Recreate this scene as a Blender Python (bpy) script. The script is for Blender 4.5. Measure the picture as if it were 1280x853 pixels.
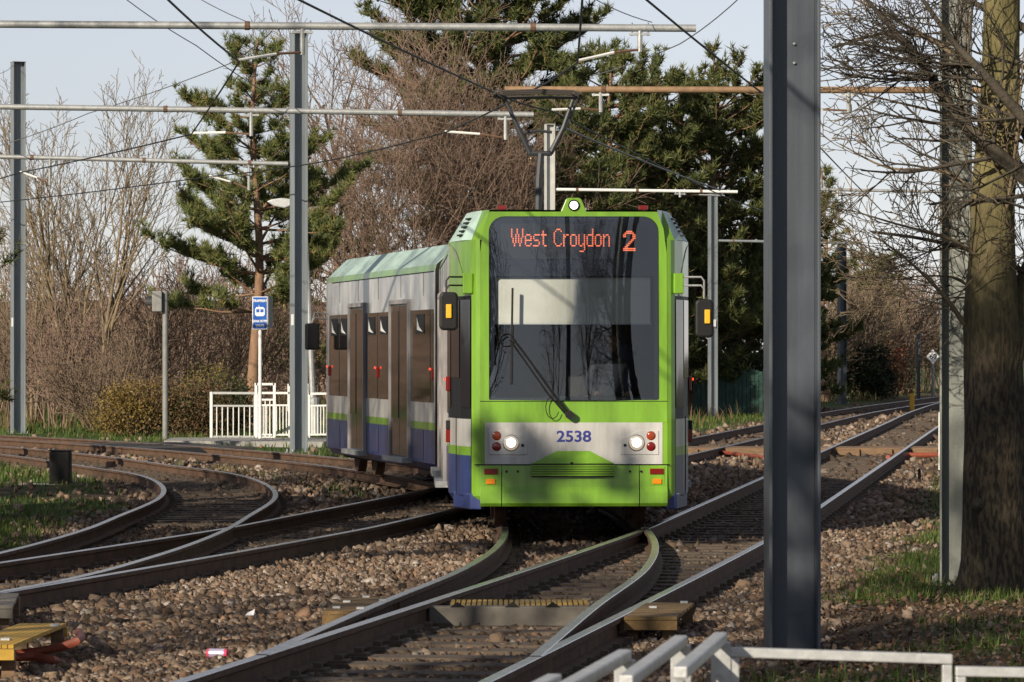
import bpy, bmesh, math, random
import numpy as np
from mathutils import Vector, Matrix

# ------------------------------------------------------------------ camera, sky, sun, exposure
SC = bpy.context.scene
COL = SC.collection
for o in list(bpy.data.objects):
    bpy.data.objects.remove(o)
F, YH, CH = 4800.0, 440.0, 1.9            # focal length in photo pixels, horizon row, camera height
cam = bpy.data.cameras.new('camera')
cam.sensor_width = 36.0
cam.lens = 36.0 * F / 1280
cam.clip_start, cam.clip_end = 0.5, 6000
cam.dof.use_dof = True
cam.dof.focus_distance = 43.0
cam.dof.aperture_fstop = 16.0
camo = bpy.data.objects.new('camera', cam)
COL.objects.link(camo)
camo.location = (0, 0, CH)
camo.rotation_euler = (math.pi / 2 + math.atan((YH - 426.5) / F), 0, 0)
SC.camera = camo

SUN_EL, SUN_SIDE = math.radians(22), math.radians(33)   # height, and how far to the left of straight behind
sdir = Vector((-math.sin(SUN_SIDE) * math.cos(SUN_EL), -math.cos(SUN_SIDE) * math.cos(SUN_EL), math.sin(SUN_EL)))
world = bpy.data.worlds.new('World')
SC.world = world
world.use_nodes = True
wn = world.node_tree
sky = wn.nodes.new('ShaderNodeTexSky')
sky.sky_type = 'NISHITA'
sky.sun_disc = False
sky.sun_elevation = SUN_EL
sky.sun_rotation = math.atan2(sdir.x, sdir.y)
sky.air_density, sky.dust_density, sky.ozone_density = 1.0, 0.0, 4.0
hs = wn.nodes.new('ShaderNodeHueSaturation')          # thin high haze: the whole sky a little paler
hs.inputs['Saturation'].default_value = 0.32
tn = wn.nodes.new('ShaderNodeMix')
tn.data_type, tn.blend_type = 'RGBA', 'MULTIPLY'
tn.inputs[0].default_value = 1.0
tn.inputs[7].default_value = (0.975, 0.955, 1.005, 1)
wn.links.new(sky.outputs[0], hs.inputs['Color'])
wn.links.new(hs.outputs[0], tn.inputs[6])
wn.links.new(tn.outputs[2], wn.nodes['Background'].inputs[0])
wn.nodes['Background'].inputs[1].default_value = 0.084
sun = bpy.data.lights.new('sun', 'SUN')
sun.energy = 5.0
sun.angle = math.radians(0.5)
sun.color = (1.0, 0.885, 0.71)
suno = bpy.data.objects.new('sun', sun)
COL.objects.link(suno)
suno.location = (-30, -30, 40)
suno.rotation_euler = sdir.to_track_quat('Z', 'Y').to_euler()
SC.view_settings.view_transform = 'Standard'
SC.view_settings.look = 'None'
SC.view_settings.exposure = 0.24
SC.view_settings.gamma = 1.0
SC.render.engine = 'CYCLES'
SC.cycles.use_denoising = True
SC.cycles.max_bounces = 6
SC.cycles.transparent_max_bounces = 8
SC.cycles.caustics_reflective = False
SC.cycles.caustics_refractive = False

# ------------------------------------------------------------------ ground profile and photo-pixel helpers
def rz(Y):
    """height of the rail tops: level from the tram on, rising gently towards the camera"""
    Y = max(Y, 8.0)
    return 0.28 * ((42 - Y) / 24) ** 1.2 if Y < 42 else 0.0

def rzv(Y):
    t = np.clip((42 - np.maximum(Y, 8.0)) / 24, 0, None)
    return 0.28 * t ** 1.2

def G(x, y, dz=0.0):
    """point on the rail-top level (+dz) seen at photo pixel x, y"""
    Y = 40.0
    for _ in range(60):
        Y = 0.5 * Y + 0.5 * F * (CH - rz(Y) - dz) / (y - YH)
    return Vector(((x - 640) / F * Y, Y, rz(Y) + dz))

def AT(x, y, Y):
    return Vector(((x - 640) / F * Y, Y, CH + (YH - y) / F * Y))

def XA(x, Y):
    return (x - 640) / F * Y

# ------------------------------------------------------------------ materials
def _n(nt, t, **kw):
    n = nt.nodes.new(t)
    for k, v in kw.items():
        setattr(n, k, v)
    return n

def mat(name, col, rough=0.6, metal=0.0, var=0.0, vscale=6.0, vstretch=(1, 1, 1), dark=None, bump=0.0,
        bscale=40.0, coat=0.0, emit=None, estr=0.0, attr=None, spec=0.5, trans=0.0, objcoord=True):
    m = bpy.data.materials.new(name)
    m.use_nodes = True
    nt = m.node_tree
    b = nt.nodes['Principled BSDF']
    b.inputs['Base Color'].default_value = (*col, 1)
    b.inputs['Roughness'].default_value = rough
    b.inputs['Metallic'].default_value = metal
    b.inputs['Specular IOR Level'].default_value = spec
    b.inputs['Coat Weight'].default_value = coat
    b.inputs['Coat Roughness'].default_value = 0.08
    if trans:
        b.inputs['Transmission Weight'].default_value = trans
    if emit:
        b.inputs['Emission Color'].default_value = (*emit, 1)
        b.inputs['Emission Strength'].default_value = estr
    colsock = None
    tc = _n(nt, 'ShaderNodeTexCoord')
    src = tc.outputs['Object'] if objcoord else tc.outputs['Generated']
    if var > 0:
        mp = _n(nt, 'ShaderNodeMapping')
        mp.inputs['Scale'].default_value = vstretch
        nt.links.new(src, mp.inputs[0])
        nz = _n(nt, 'ShaderNodeTexNoise')
        nz.inputs['Scale'].default_value = vscale
        nz.inputs['Detail'].default_value = 6
        nz.inputs['Roughness'].default_value = 0.65
        nt.links.new(mp.outputs[0], nz.inputs['Vector'])
        cr = _n(nt, 'ShaderNodeValToRGB')
        d = dark or tuple(c * (1 - var) for c in col)
        l = tuple(min(1, c * (1 + var * 0.5)) for c in col)
        cr.color_ramp.elements[0].position = 0.32
        cr.color_ramp.elements[0].color = (*d, 1)
        cr.color_ramp.elements[1].position = 0.68
        cr.color_ramp.elements[1].color = (*l, 1)
        nt.links.new(nz.outputs['Fac'], cr.inputs[0])
        colsock = cr.outputs[0]
    if attr:
        at = _n(nt, 'ShaderNodeAttribute', attribute_name=attr)
        if colsock is None:
            colsock = at.outputs['Color']
        else:
            mx = _n(nt, 'ShaderNodeMix', data_type='RGBA', blend_type='MULTIPLY')
            mx.inputs[0].default_value = 1
            nt.links.new(colsock, mx.inputs[6])
            nt.links.new(at.outputs['Color'], mx.inputs[7])
            colsock = mx.outputs[2]
    if colsock is not None:
        nt.links.new(colsock, b.inputs['Base Color'])
    if bump > 0:
        nb = _n(nt, 'ShaderNodeTexNoise')
        nb.inputs['Scale'].default_value = bscale
        nb.inputs['Detail'].default_value = 5
        nt.links.new(src, nb.inputs['Vector'])
        bp = _n(nt, 'ShaderNodeBump')
        bp.inputs['Strength'].default_value = bump
        bp.inputs['Distance'].default_value = 0.02
        nt.links.new(nb.outputs['Fac'], bp.inputs['Height'])
        nt.links.new(bp.outputs[0], b.inputs['Normal'])
    return m

def leaf_mat(name, transl=0.25, rough=0.6):
    """foliage: colour from the mesh's own tint attribute, a little light passing through"""
    m = mat(name, (1, 1, 1), rough, attr='tint', spec=0.3)
    nt = m.node_tree
    b = nt.nodes['Principled BSDF']
    tr = _n(nt, 'ShaderNodeBsdfTranslucent')
    at = [n for n in nt.nodes if n.type == 'ATTRIBUTE'][0]
    nt.links.new(at.outputs['Color'], tr.inputs[0])
    mx = _n(nt, 'ShaderNodeMixShader')
    mx.inputs[0].default_value = transl
    nt.links.new(b.outputs[0], mx.inputs[1])
    nt.links.new(tr.outputs[0], mx.inputs[2])
    nt.links.new(mx.outputs[0], nt.nodes['Material Output'].inputs[0])
    return m

def glass_mat(name, tint, boost=0.0, rough=0.01):
    m = bpy.data.materials.new(name)
    m.use_nodes = True
    nt = m.node_tree
    nt.nodes.remove(nt.nodes['Principled BSDF'])
    t = _n(nt, 'ShaderNodeBsdfTransparent')
    t.inputs[0].default_value = (*tint, 1)
    g = _n(nt, 'ShaderNodeBsdfGlossy')
    g.inputs['Roughness'].default_value = rough
    fr = _n(nt, 'ShaderNodeFresnel')
    fr.inputs[0].default_value = 1.62
    ad = _n(nt, 'ShaderNodeMath', operation='ADD')
    ad.inputs[1].default_value = boost
    ad.use_clamp = True
    nt.links.new(fr.outputs[0], ad.inputs[0])
    mx = _n(nt, 'ShaderNodeMixShader')
    nt.links.new(ad.outputs[0], mx.inputs[0])
    nt.links.new(t.outputs[0], mx.inputs[1])
    nt.links.new(g.outputs[0], mx.inputs[2])
    nt.links.new(mx.outputs[0], nt.nodes['Material Output'].inputs[0])
    return m

STREAK = (1.5, 1.5, 0.25)
M = {}
M['lime'] = mat('lime_paint', (0.168, 0.345, 0.026), 0.30, var=0.34, vscale=2.2, vstretch=STREAK, coat=0.35)
M['mint'] = mat('mint_roof_paint', (0.42, 0.57, 0.51), 0.5, var=0.25, vscale=2.0, vstretch=(2, .3, 2))
M['tramwhite'] = mat('tram_white_paint', (0.47, 0.465, 0.455), 0.34, var=0.34, vscale=2.4, vstretch=STREAK, coat=0.25)
M['blue'] = mat('blue_paint', (0.026, 0.042, 0.165), 0.38, var=0.4, vscale=2.6, vstretch=STREAK, coat=0.25)
M['grey_paint'] = mat('grey_cab_panel', (0.33, 0.31, 0.31), 0.4, var=0.3, vscale=3, vstretch=STREAK)
M['black_gloss'] = mat('black_gloss', (0.012, 0.013, 0.017), 0.09, spec=0.6)
M['black'] = mat('black_plastic', (0.010, 0.010, 0.011), 0.55, var=0.3, vscale=12, spec=.3)
M['under'] = mat('underframe_grime', (0.028, 0.025, 0.022), 0.85, var=0.5, vscale=5)
M['rubber'] = mat('bellows_rubber', (0.03, 0.03, 0.032), 0.75, var=0.3)
M['glass'] = glass_mat('windscreen_glass', (0.84, 0.88, 0.91), 0.05)
M['tint_glass'] = mat('tinted_side_glass', (0.010, 0.0075, 0.006), 0.035, spec=1.0, var=0.4, vscale=3, coat=.6)
M['display_back'] = mat('display_backing', (0.010, 0.012, 0.018), 0.45)
M['frit'] = mat('black_glass_border', (0.012, 0.014, 0.022), 0.25)
M['led'] = mat('orange_led', (0.3, 0.05, 0.02), 0.5, emit=(1.0, 0.20, 0.085), estr=1.35)
M['lamp_white'] = mat('lit_headlamp', (0.9, 0.9, 0.85), 0.2, emit=(1, 0.95, 0.85), estr=2.6)
M['lamp_red'] = mat('red_lens', (0.16, 0.008, 0.006), 0.15, coat=0.5)
M['lamp_orange_dark'] = mat('amber_dark_lens', (0.28, 0.045, 0.015), 0.15, coat=0.5)
M['lamp_amber'] = mat('amber_lens', (0.75, 0.22, 0.01), 0.2)
M['led_red'] = mat('lit_red_marker', (0.5, 0.02, 0.01), 0.3, emit=(1, 0.07, 0.03), estr=1.4)
M['yellow'] = mat('yellow_plastic', (0.72, 0.40, 0.015), 0.5)
M['number_blue'] = mat('number_blue', (0.03, 0.04, 0.22), 0.4)
M['blind'] = mat('sun_blind_fabric', (0.80, 0.77, 0.66), 0.8, var=0.12, vscale=2)
M['interior'] = mat('cab_interior', (0.05, 0.055, 0.065), 0.7, var=0.3, vscale=3)
M['dash'] = mat('dashboard_teal', (0.045, 0.085, 0.105), 0.5)
M['seatcloth'] = mat('seat_cloth', (0.03, 0.05, 0.10), 0.9)
M['skin'] = mat('skin', (0.42, 0.23, 0.16), 0.55)
M['jacket'] = mat('dark_jacket', (0.02, 0.024, 0.035), 0.85, var=0.3)
M['hair'] = mat('brown_hair', (0.03, 0.02, 0.014), 0.7)
M['chrome'] = mat('chrome_bezel', (0.55, 0.55, 0.55), 0.25, 0.9)
M['steel_grey'] = mat('mast_grey_paint', (0.20, 0.225, 0.245), 0.42, var=0.25, vscale=3.0, vstretch=(3, 3, .25), bump=0.12, bscale=60)
M['mast_dark'] = mat('mast_dark_grey_paint', (0.072, 0.085, 0.105), 0.42, var=0.28, vscale=2.6, vstretch=(3, 3, .2), bump=0.04, bscale=35)
M['mast_pale'] = mat('mast_pale_green_grey', (0.255, 0.27, 0.245), 0.5, var=0.2, vscale=3.0, vstretch=(3, 3, .3), bump=0.12, bscale=60)
M['mast_white'] = mat('mast_off_white', (0.50, 0.50, 0.48), 0.55, var=0.2, vscale=4)
M['galv'] = mat('galvanised_tube', (0.36, 0.37, 0.37), 0.5, 0.35, var=0.25, vscale=14, bump=0.1)
M['galv_bright'] = mat('galvanised_railing', (0.50, 0.51, 0.51), 0.45, 0.35, var=0.22, vscale=20, bump=0.1)
M['whitetube'] = mat('white_insulator_tube', (0.72, 0.72, 0.70), 0.4)
M['boom_brown'] = mat('rusty_boom_tube', (0.27, 0.165, 0.09), 0.7, var=0.35, vscale=9)
M['rust_clamp'] = mat('rusty_clamp', (0.14, 0.075, 0.045), 0.8, var=0.4, vscale=20)
M['wire'] = mat('dark_wire', (0.012, 0.012, 0.014), 0.6)
M['wire_steel'] = mat('steel_stay_wire', (0.17, 0.17, 0.18), 0.5, 0.4)
M['panto'] = mat('pantograph_grey', (0.028, 0.030, 0.036), 0.5)
M['railhead'] = mat('polished_rail_head', (0.56, 0.53, 0.49), 0.27, 0.95, var=0.25, vscale=5)
M['railside'] = mat('rusty_rail_side', (0.105, 0.058, 0.033), 0.85, var=0.45, vscale=5, bump=0.3, bscale=30)
M['sleeper'] = mat('weathered_sleeper', (0.10, 0.075, 0.055), 0.9, var=0.4, vscale=7, bump=0.5, bscale=25)
M['timber'] = mat('crossing_timber', (0.20, 0.125, 0.07), 0.85, var=0.35, vscale=9, vstretch=(.5, 4, 4), bump=0.4)
M['stand_brown'] = mat('brown_stand', (0.17, 0.105, 0.038), 0.8, var=0.35, vscale=8, bump=0.3)
M['stand_yellow'] = mat('yellow_grating', (0.50, 0.30, 0.03), 0.65, var=0.3, vscale=10)
M['cover_grey'] = mat('grey_cover_steel', (0.14, 0.125, 0.105), 0.7, var=0.35, vscale=5)
M['cover_black'] = mat('black_cabinet', (0.006, 0.0055, 0.0055), 0.85, var=0.4, vscale=6)
M['concrete'] = mat('concrete', (0.30, 0.29, 0.27), 0.9, var=0.25, bump=0.3)
M['orange_pipe'] = mat('orange_red_duct', (0.27, 0.062, 0.03), 0.6, var=0.3, vscale=9)
M['rubber_panel'] = mat('rubber_crossing_panel', (0.045, 0.04, 0.037), 0.85, var=0.3)
M['white'] = mat('white_paint', (0.72, 0.72, 0.70), 0.5, var=0.1)
M['paper'] = mat('white_paper', (0.75, 0.76, 0.8), 0.8)
M['can_red'] = mat('can_pink', (0.6, 0.07, 0.14), 0.35)
M['can_silver'] = mat('can_lilac', (0.5, 0.45, 0.62), 0.3, 0.3)
M['sign_blue'] = mat('sign_blue', (0.015, 0.10, 0.42), 0.35)
M['sign_white'] = mat('sign_white', (0.80, 0.80, 0.80), 0.4)
M['green_fence'] = mat('dark_green_fence', (0.012, 0.055, 0.038), 0.6, var=0.4, vscale=2)
M['signal_grey'] = mat('signal_grey', (0.22, 0.22, 0.21), 0.6, var=0.2)
M['signal_dark'] = mat('signal_dark', (0.03, 0.03, 0.032), 0.6)
M['bark_pine'] = mat('pine_bark', (0.26, 0.155, 0.095), 0.9, var=0.4, vscale=8, vstretch=(1, 1, .3), bump=0.6)
M['bark_brown'] = mat('brown_bark', (0.19, 0.135, 0.092), 0.9, var=0.35, vscale=6, bump=0.4)
M['bark_olive'] = mat('olive_bark', (0.23, 0.175, 0.11), 0.9, var=0.35, vscale=6, bump=0.4)
M['bark_dark'] = mat('dark_grey_bark', (0.075, 0.062, 0.045), 0.9, var=0.4, vscale=7, vstretch=(1, 1, .3), bump=0.8, bscale=30)
M['bark_red'] = mat('reddish_twigs', (0.24, 0.162, 0.122), 0.9, var=0.3, vscale=3)
M['needle'] = leaf_mat('pine_needles', 0.22)
M['leaf'] = leaf_mat('shrub_leaves', 0.2)
M['grassblade'] = leaf_mat('grass_blades', 0.3)
M['stone'] = mat('ballast_stone', (1, 1, 1), 0.9, attr='tint', bump=0.4, bscale=60, spec=0.3)

# lichen-green and furrowed bark of the big tree by the mast; lower shade and upper sunlight worked into its colours
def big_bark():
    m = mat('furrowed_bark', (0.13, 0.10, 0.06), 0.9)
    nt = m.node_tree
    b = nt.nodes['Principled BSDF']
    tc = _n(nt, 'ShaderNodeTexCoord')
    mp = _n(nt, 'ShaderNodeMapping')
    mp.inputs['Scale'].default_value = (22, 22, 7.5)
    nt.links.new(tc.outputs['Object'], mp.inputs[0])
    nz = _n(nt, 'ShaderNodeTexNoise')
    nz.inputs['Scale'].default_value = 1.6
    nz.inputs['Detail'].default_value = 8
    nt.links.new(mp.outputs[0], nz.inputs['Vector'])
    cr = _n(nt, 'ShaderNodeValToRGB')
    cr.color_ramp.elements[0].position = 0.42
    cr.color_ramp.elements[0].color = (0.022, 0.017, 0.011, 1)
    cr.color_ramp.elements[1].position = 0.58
    cr.color_ramp.elements[1].color = (0.080, 0.060, 0.036, 1)  # dark base stands for shade on the lower trunk
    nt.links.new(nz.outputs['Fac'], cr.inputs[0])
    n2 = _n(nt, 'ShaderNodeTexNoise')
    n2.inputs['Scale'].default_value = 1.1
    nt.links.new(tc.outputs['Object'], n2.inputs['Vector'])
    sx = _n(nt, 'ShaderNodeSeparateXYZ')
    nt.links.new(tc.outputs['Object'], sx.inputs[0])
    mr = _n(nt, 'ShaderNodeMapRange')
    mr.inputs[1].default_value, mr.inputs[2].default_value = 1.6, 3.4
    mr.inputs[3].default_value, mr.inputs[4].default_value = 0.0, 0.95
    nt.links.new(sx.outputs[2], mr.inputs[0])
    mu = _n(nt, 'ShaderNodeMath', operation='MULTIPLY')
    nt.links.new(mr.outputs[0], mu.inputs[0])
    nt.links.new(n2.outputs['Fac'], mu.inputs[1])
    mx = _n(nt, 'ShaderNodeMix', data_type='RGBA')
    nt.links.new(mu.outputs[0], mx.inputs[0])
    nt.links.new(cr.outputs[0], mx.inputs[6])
    mx.inputs[7].default_value = (0.33, 0.285, 0.115, 1)          # yellow-green algae, strengthened to stand for sun on the upper trunk
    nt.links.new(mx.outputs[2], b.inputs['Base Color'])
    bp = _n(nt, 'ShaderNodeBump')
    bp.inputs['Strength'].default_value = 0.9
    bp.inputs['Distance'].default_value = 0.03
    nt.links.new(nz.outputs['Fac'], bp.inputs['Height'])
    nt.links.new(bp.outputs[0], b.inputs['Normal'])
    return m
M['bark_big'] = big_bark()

# ------------------------------------------------------------------ mesh helpers
class MB:
    """collects shapes; build() links them as one mesh object"""
    def __init__(s):
        s.v, s.f, s.m = [], [], []
    def add(s, vs, fs, mi=0):
        b = len(s.v)
        s.v += [tuple(p) for p in vs]
        for f in fs:
            s.f.append(tuple(b + i for i in f))
            s.m.append(mi)
    def box(s, c, d, mi=0, R=None):
        hx, hy, hz = d[0] / 2, d[1] / 2, d[2] / 2
        vs = [Vector((x, y, z)) for x in (-hx, hx) for y in (-hy, hy) for z in (-hz, hz)]
        if R is not None:
            vs = [R @ p for p in vs]
        c = Vector(c)
        s.add([p + c for p in vs], [(0, 1, 3, 2), (4, 6, 7, 5), (0, 4, 5, 1), (2, 3, 7, 6), (0, 2, 6, 4), (1, 5, 7, 3)], mi)
    def bar(s, a, b, w, h, mi=0, up=(0, 0, 1)):
        a, b = Vector(a), Vector(b)
        t = (b - a).normalized()
        sd = t.cross(Vector(up)).normalized()
        u = sd.cross(t)
        vs = []
        for p in (a, b):
            for i, j in ((-1, -1), (1, -1), (1, 1), (-1, 1)):
                vs.append(p + sd * i * w / 2 + u * j * h / 2)
        s.add(vs, [(0, 1, 2, 3), (7, 6, 5, 4), (0, 4, 5, 1), (1, 5, 6, 2), (2, 6, 7, 3), (3, 7, 4, 0)], mi)
    def tube(s, pts, r, n=8, mi=0, cap=True):
        pts = [Vector(p) for p in pts]
        k = len(pts)
        rs = r if hasattr(r, '__len__') else [r] * k
        vs = []
        ref = None
        for i, p in enumerate(pts):
            t = (pts[min(i + 1, k - 1)] - pts[max(i - 1, 0)]).normalized()
            if ref is None:
                ref = Vector((0, 0, 1)) if abs(t.z) < 0.9 else Vector((1, 0, 0))
            u = t.cross(ref).normalized()
            w = u.cross(t)
            ref = w
            for j in range(n):
                a = 2 * math.pi * j / n
                vs.append(p + (u * math.cos(a) + w * math.sin(a)) * rs[i])
        fs = []
        for i in range(k - 1):
            for j in range(n):
                fs.append((i * n + j, i * n + (j + 1) % n, (i + 1) * n + (j + 1) % n, (i + 1) * n + j))
        if cap:
            fs.append(tuple(range(n - 1, -1, -1)))
            fs.append(tuple((k - 1) * n + j for j in range(n)))
        s.add(vs, fs, mi)
    def prism(s, outline, vec, mi=0):
        """a flat outline of 3-D points pushed along vec"""
        n = len(outline)
        vec = Vector(vec)
        o = [Vector(p) for p in outline]
        s.add(o + [p + vec for p in o],
              [tuple(range(n)), tuple(range(2 * n - 1, n - 1, -1))] + [(i, n + i, n + (i + 1) % n, (i + 1) % n) for i in range(n)], mi)
    def build(s, name, mats, parent=None, smooth=False, bevel=0.0, mtx=None, angle=35):
        me = bpy.data.meshes.new(name)
        me.from_pydata(s.v, [], s.f)
        if not isinstance(mats, (list, tuple)):
            mats = [mats]
        for m in mats:
            me.materials.append(m)
        if len(mats) > 1:
            me.polygons.foreach_set('material_index', s.m)
        bm = bmesh.new()
        bm.from_mesh(me)
        bmesh.ops.recalc_face_normals(bm, faces=bm.faces)
        bm.to_mesh(me)
        bm.free()
        if mtx is not None:
            me.transform(mtx)
        if smooth:
            me.shade_smooth()
            me.set_sharp_from_angle(angle=math.radians(angle))
        o = bpy.data.objects.new(name, me)
        COL.objects.link(o)
        if parent is not None:
            o.parent = parent
        if bevel > 0:
            md = o.modifiers.new('bevel', 'BEVEL')
            md.width = bevel
            md.segments = 2
            md.limit_method = 'ANGLE'
        return o

def raw(name, verts, faces, mat_, parent=None, tint=None, smooth=False):
    """mesh straight from numpy arrays; faces is (n,3) or (n,4); tint is per-vertex rgb"""
    verts = np.ascontiguousarray(verts, dtype=np.float32)
    faces = np.ascontiguousarray(faces, dtype=np.int32)
    me = bpy.data.meshes.new(name)
    nf, k = faces.shape
    me.vertices.add(len(verts))
    me.vertices.foreach_set('co', verts.ravel())
    me.loops.add(nf * k)
    me.loops.foreach_set('vertex_index', faces.ravel())
    me.polygons.add(nf)
    me.polygons.foreach_set('loop_start', np.arange(0, nf * k, k, dtype=np.int32))
    me.update(calc_edges=True)
    if tint is not None:
        a = me.color_attributes.new('tint', 'FLOAT_COLOR', 'POINT')
        c = np.ones((len(verts), 4), dtype=np.float32)
        c[:, :3] = tint
        a.data.foreach_set('color', c.ravel())
    me.materials.append(mat_)
    if smooth:
        me.shade_smooth()
    o = bpy.data.objects.new(name, me)
    COL.objects.link(o)
    if parent is not None:
        o.parent = parent
    return o

def tag(o, label=None, cat=None, group=None, kind=None):
    if label: o['label'] = label
    if cat: o['category'] = cat
    if group: o['group'] = group
    if kind: o['kind'] = kind
    return o

def thing(name, loc, label, cat, group=None, rotz=0.0):
    o = bpy.data.objects.new(name, None)
    o.empty_display_size = 0.2
    COL.objects.link(o)
    o.location = loc
    o.rotation_euler = (0, 0, rotz)
    return tag(o, label, cat, group)

def text_mesh(name, s, size, mat_, M4, parent=None, bold=0.0, align='CENTER', depth=0.0, sx=1.0):
    cu = bpy.data.curves.new(name, 'FONT')
    cu.body = s
    cu.size = size
    cu.align_x = align
    cu.align_y = 'CENTER'
    cu.offset = bold
    cu.extrude = depth
    cu.resolution_u = 6
    to = bpy.data.objects.new(name, cu)
    COL.objects.link(to)
    bpy.context.view_layer.update()
    me = bpy.data.meshes.new_from_object(to)
    bpy.data.objects.remove(to)
    me.name = name
    me.transform(M4 @ Matrix.Diagonal((sx, 1, 1, 1)))
    me.materials.clear()
    me.materials.append(mat_)
    o = bpy.data.objects.new(name, me)
    COL.objects.link(o)
    if parent is not None:
        o.parent = parent
    return o

STAND = Matrix.Rotation(math.pi / 2, 4, 'X')     # text lying in xy -> standing, facing -y

# ------------------------------------------------------------------ the tracks' centre lines
def spline(pts, step=0.5):
    """smooth curve through world (X, Y) points, resampled"""
    P = np.array(pts, float)
    out = []
    n = len(P)
    for i in range(n - 1):
        p0 = P[i - 1] if i > 0 else 2 * P[0] - P[1]
        p1, p2 = P[i], P[i + 1]
        p3 = P[i + 2] if i + 2 < n else 2 * P[-1] - P[-2]
        d01, d12, d23 = (max(np.linalg.norm(b - a), 1e-6) for a, b in ((p0, p1), (p1, p2), (p2, p3)))
        m1 = ((p2 - p1) / d12 + (p1 - p0) / d01) / 2 * d12
        m2 = ((p2 - p1) / d12 + (p3 - p2) / d23) / 2 * d12
        k = max(2, int(d12 / step))
        for j in range(k):
            t = j / k
            out.append((2*t**3-3*t*t+1)*p1 + (t**3-2*t*t+t)*m1 + (-2*t**3+3*t*t)*p2 + (t**3-t*t)*m2)
    out.append(P[-1])
    return np.array(out)

def lineB(Y): return -0.9375 + 0.1394 * (Y - 18.75)
def lineE(Y): return -3.6 + 0.1627 * (Y - 33.6)
TRK = {}
TRK['B'] = spline([(lineB(4), 4), (lineB(20), 20), (lineB(60), 60), (lineB(100), 100), (lineB(125), 125), (lineB(150) + .5, 150), (lineB(175) + 2.4, 175), (31, 205), (44, 235)])
TRK['E'] = spline([(lineE(6), 6), (lineE(25), 25), (lineE(60), 60), (lineE(100), 100), (lineE(122), 122), (16.2, 150), (21.5, 175), (29.5, 205), (41, 235)])
TRK['T'] = spline([(lineB(21), 21), (-0.2, 26), (0.36, 32), (0.64, 37.5), (0.66, 43), (0.33, 51.2), (-1.35, 60.0), (-2.95, 66.0), (-6.9, 76.6), (-11.4, 85.6), (-19, 98), (-31, 113), (-48, 130)])
TRK['D'] = spline([(lineE(26.6), 26.6), (-4.22, 30.2), (-3.95, 34.6), (-3.82, 39), (-3.80, 44), (-3.86, 50.4), (-4.35, 55.6), (-5.15, 60), (-6.35, 63.9), (-8.4, 70.5), (-11.3, 77.8), (-15.5, 86), (-22, 96), (-34, 110), (-50, 126)])

def offset(path, d):
    t = np.gradient(path, axis=0)
    t /= np.linalg.norm(t, axis=1, keepdims=True)
    return path + d * np.stack([t[:, 1], -t[:, 0]], 1)      # +d to the right of travel (+Y)

TRI = {}
for _k, _p in TRK.items():
    _t = np.gradient(_p, axis=0)
    TRI[_k] = (_p[:, 1], _p[:, 0], _t[:, 1] / np.linalg.norm(_t, axis=1))
def track_dist(X, Y):
    """distance to the nearest track's centre line (the tracks are single-valued in Y)"""
    X, Y = np.asarray(X, float), np.asarray(Y, float)
    out = np.full(X.shape, 1e3)
    for ys, xs, cs in TRI.values():
        d = np.abs(X - np.interp(Y, ys, xs)) * np.interp(Y, ys, cs)
        d = d + np.maximum(0, ys[0] - Y) + np.maximum(0, Y - ys[-1])
        out = np.minimum(out, d)
    return out

def vnoise(X, Y, sc, seed=0):
    """smooth value noise 0..1"""
    X, Y = np.asarray(X) / sc + 17.3 * seed, np.asarray(Y) / sc - 9.1 * seed
    xi, yi = np.floor(X), np.floor(Y)
    fx, fy = X - xi, Y - yi
    fx, fy = fx * fx * (3 - 2 * fx), fy * fy * (3 - 2 * fy)
    def h(a, b):
        v = np.sin(a * 127.1 + b * 311.7 + seed * 74.7) * 43758.5453
        return v - np.floor(v)
    return (h(xi, yi) * (1 - fx) + h(xi + 1, yi) * fx) * (1 - fy) + (h(xi, yi + 1) * (1 - fx) + h(xi + 1, yi + 1) * fx) * fy

def fbm(X, Y, sc, seed=0):
    return 0.5 * vnoise(X, Y, sc, seed) + 0.3 * vnoise(X, Y, sc / 2.1, seed + 1) + 0.2 * vnoise(X, Y, sc / 4.3, seed + 2)

def sstep(a, b, x):
    t = np.clip((x - a) / (b - a), 0, 1)
    return t * t * (3 - 2 * t)

def ballast_mask(X, Y, d=None):
    if d is None:
        d = track_dist(X, Y)
    left = (X < np.interp(Y, TRI['D'][0], TRI['D'][1])) & (Y < 75)
    b = 1 - sstep(1.5, 2.3, d + np.where(left, .55, 0.0) + 0.9 * (fbm(X, Y, 1.3, 3) - 0.5))
    xe, xb = -3.6 + 0.1627 * (Y - 33.6), -0.9375 + 0.1394 * (Y - 18.75)
    between = (X > xe - 0.3) & (X < xb + 1.2) & (Y < 200)
    return np.maximum(b, np.where(between, 1.0, 0.0))

def ground_z(X, Y, d=None):
    X, Y = np.asarray(X, float), np.asarray(Y, float)
    if d is None:
        d = track_dist(X, Y)
    bal = ballast_mask(X, Y, d)
    z = rzv(Y) - 0.19 * bal - 0.11 * (1 - bal)
    xb = -0.9375 + 0.1394 * (Y - 18.75)
    right = np.clip(X - xb - 2.0, 0, None)
    z = z + 0.03 * np.minimum(right, 6) * (Y < 140)
    z = z + 0.05 * (fbm(X, Y, 2.2, 5) - 0.5) * (1 - bal) + 0.02 * (fbm(X, Y, 0.5, 8) - .5)
    far = sstep(140, 230, Y + 0.25 * np.abs(X)) * 5.0 * (1 - .97 * sstep(-6, 10, X - .02 * Y))
    z = z + far * (0.85 + 0.3 * fbm(X, Y, 40, 9))
    return z

def gz(X, Y):
    return float(ground_z(np.array([X]), np.array([Y]))[0])

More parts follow.
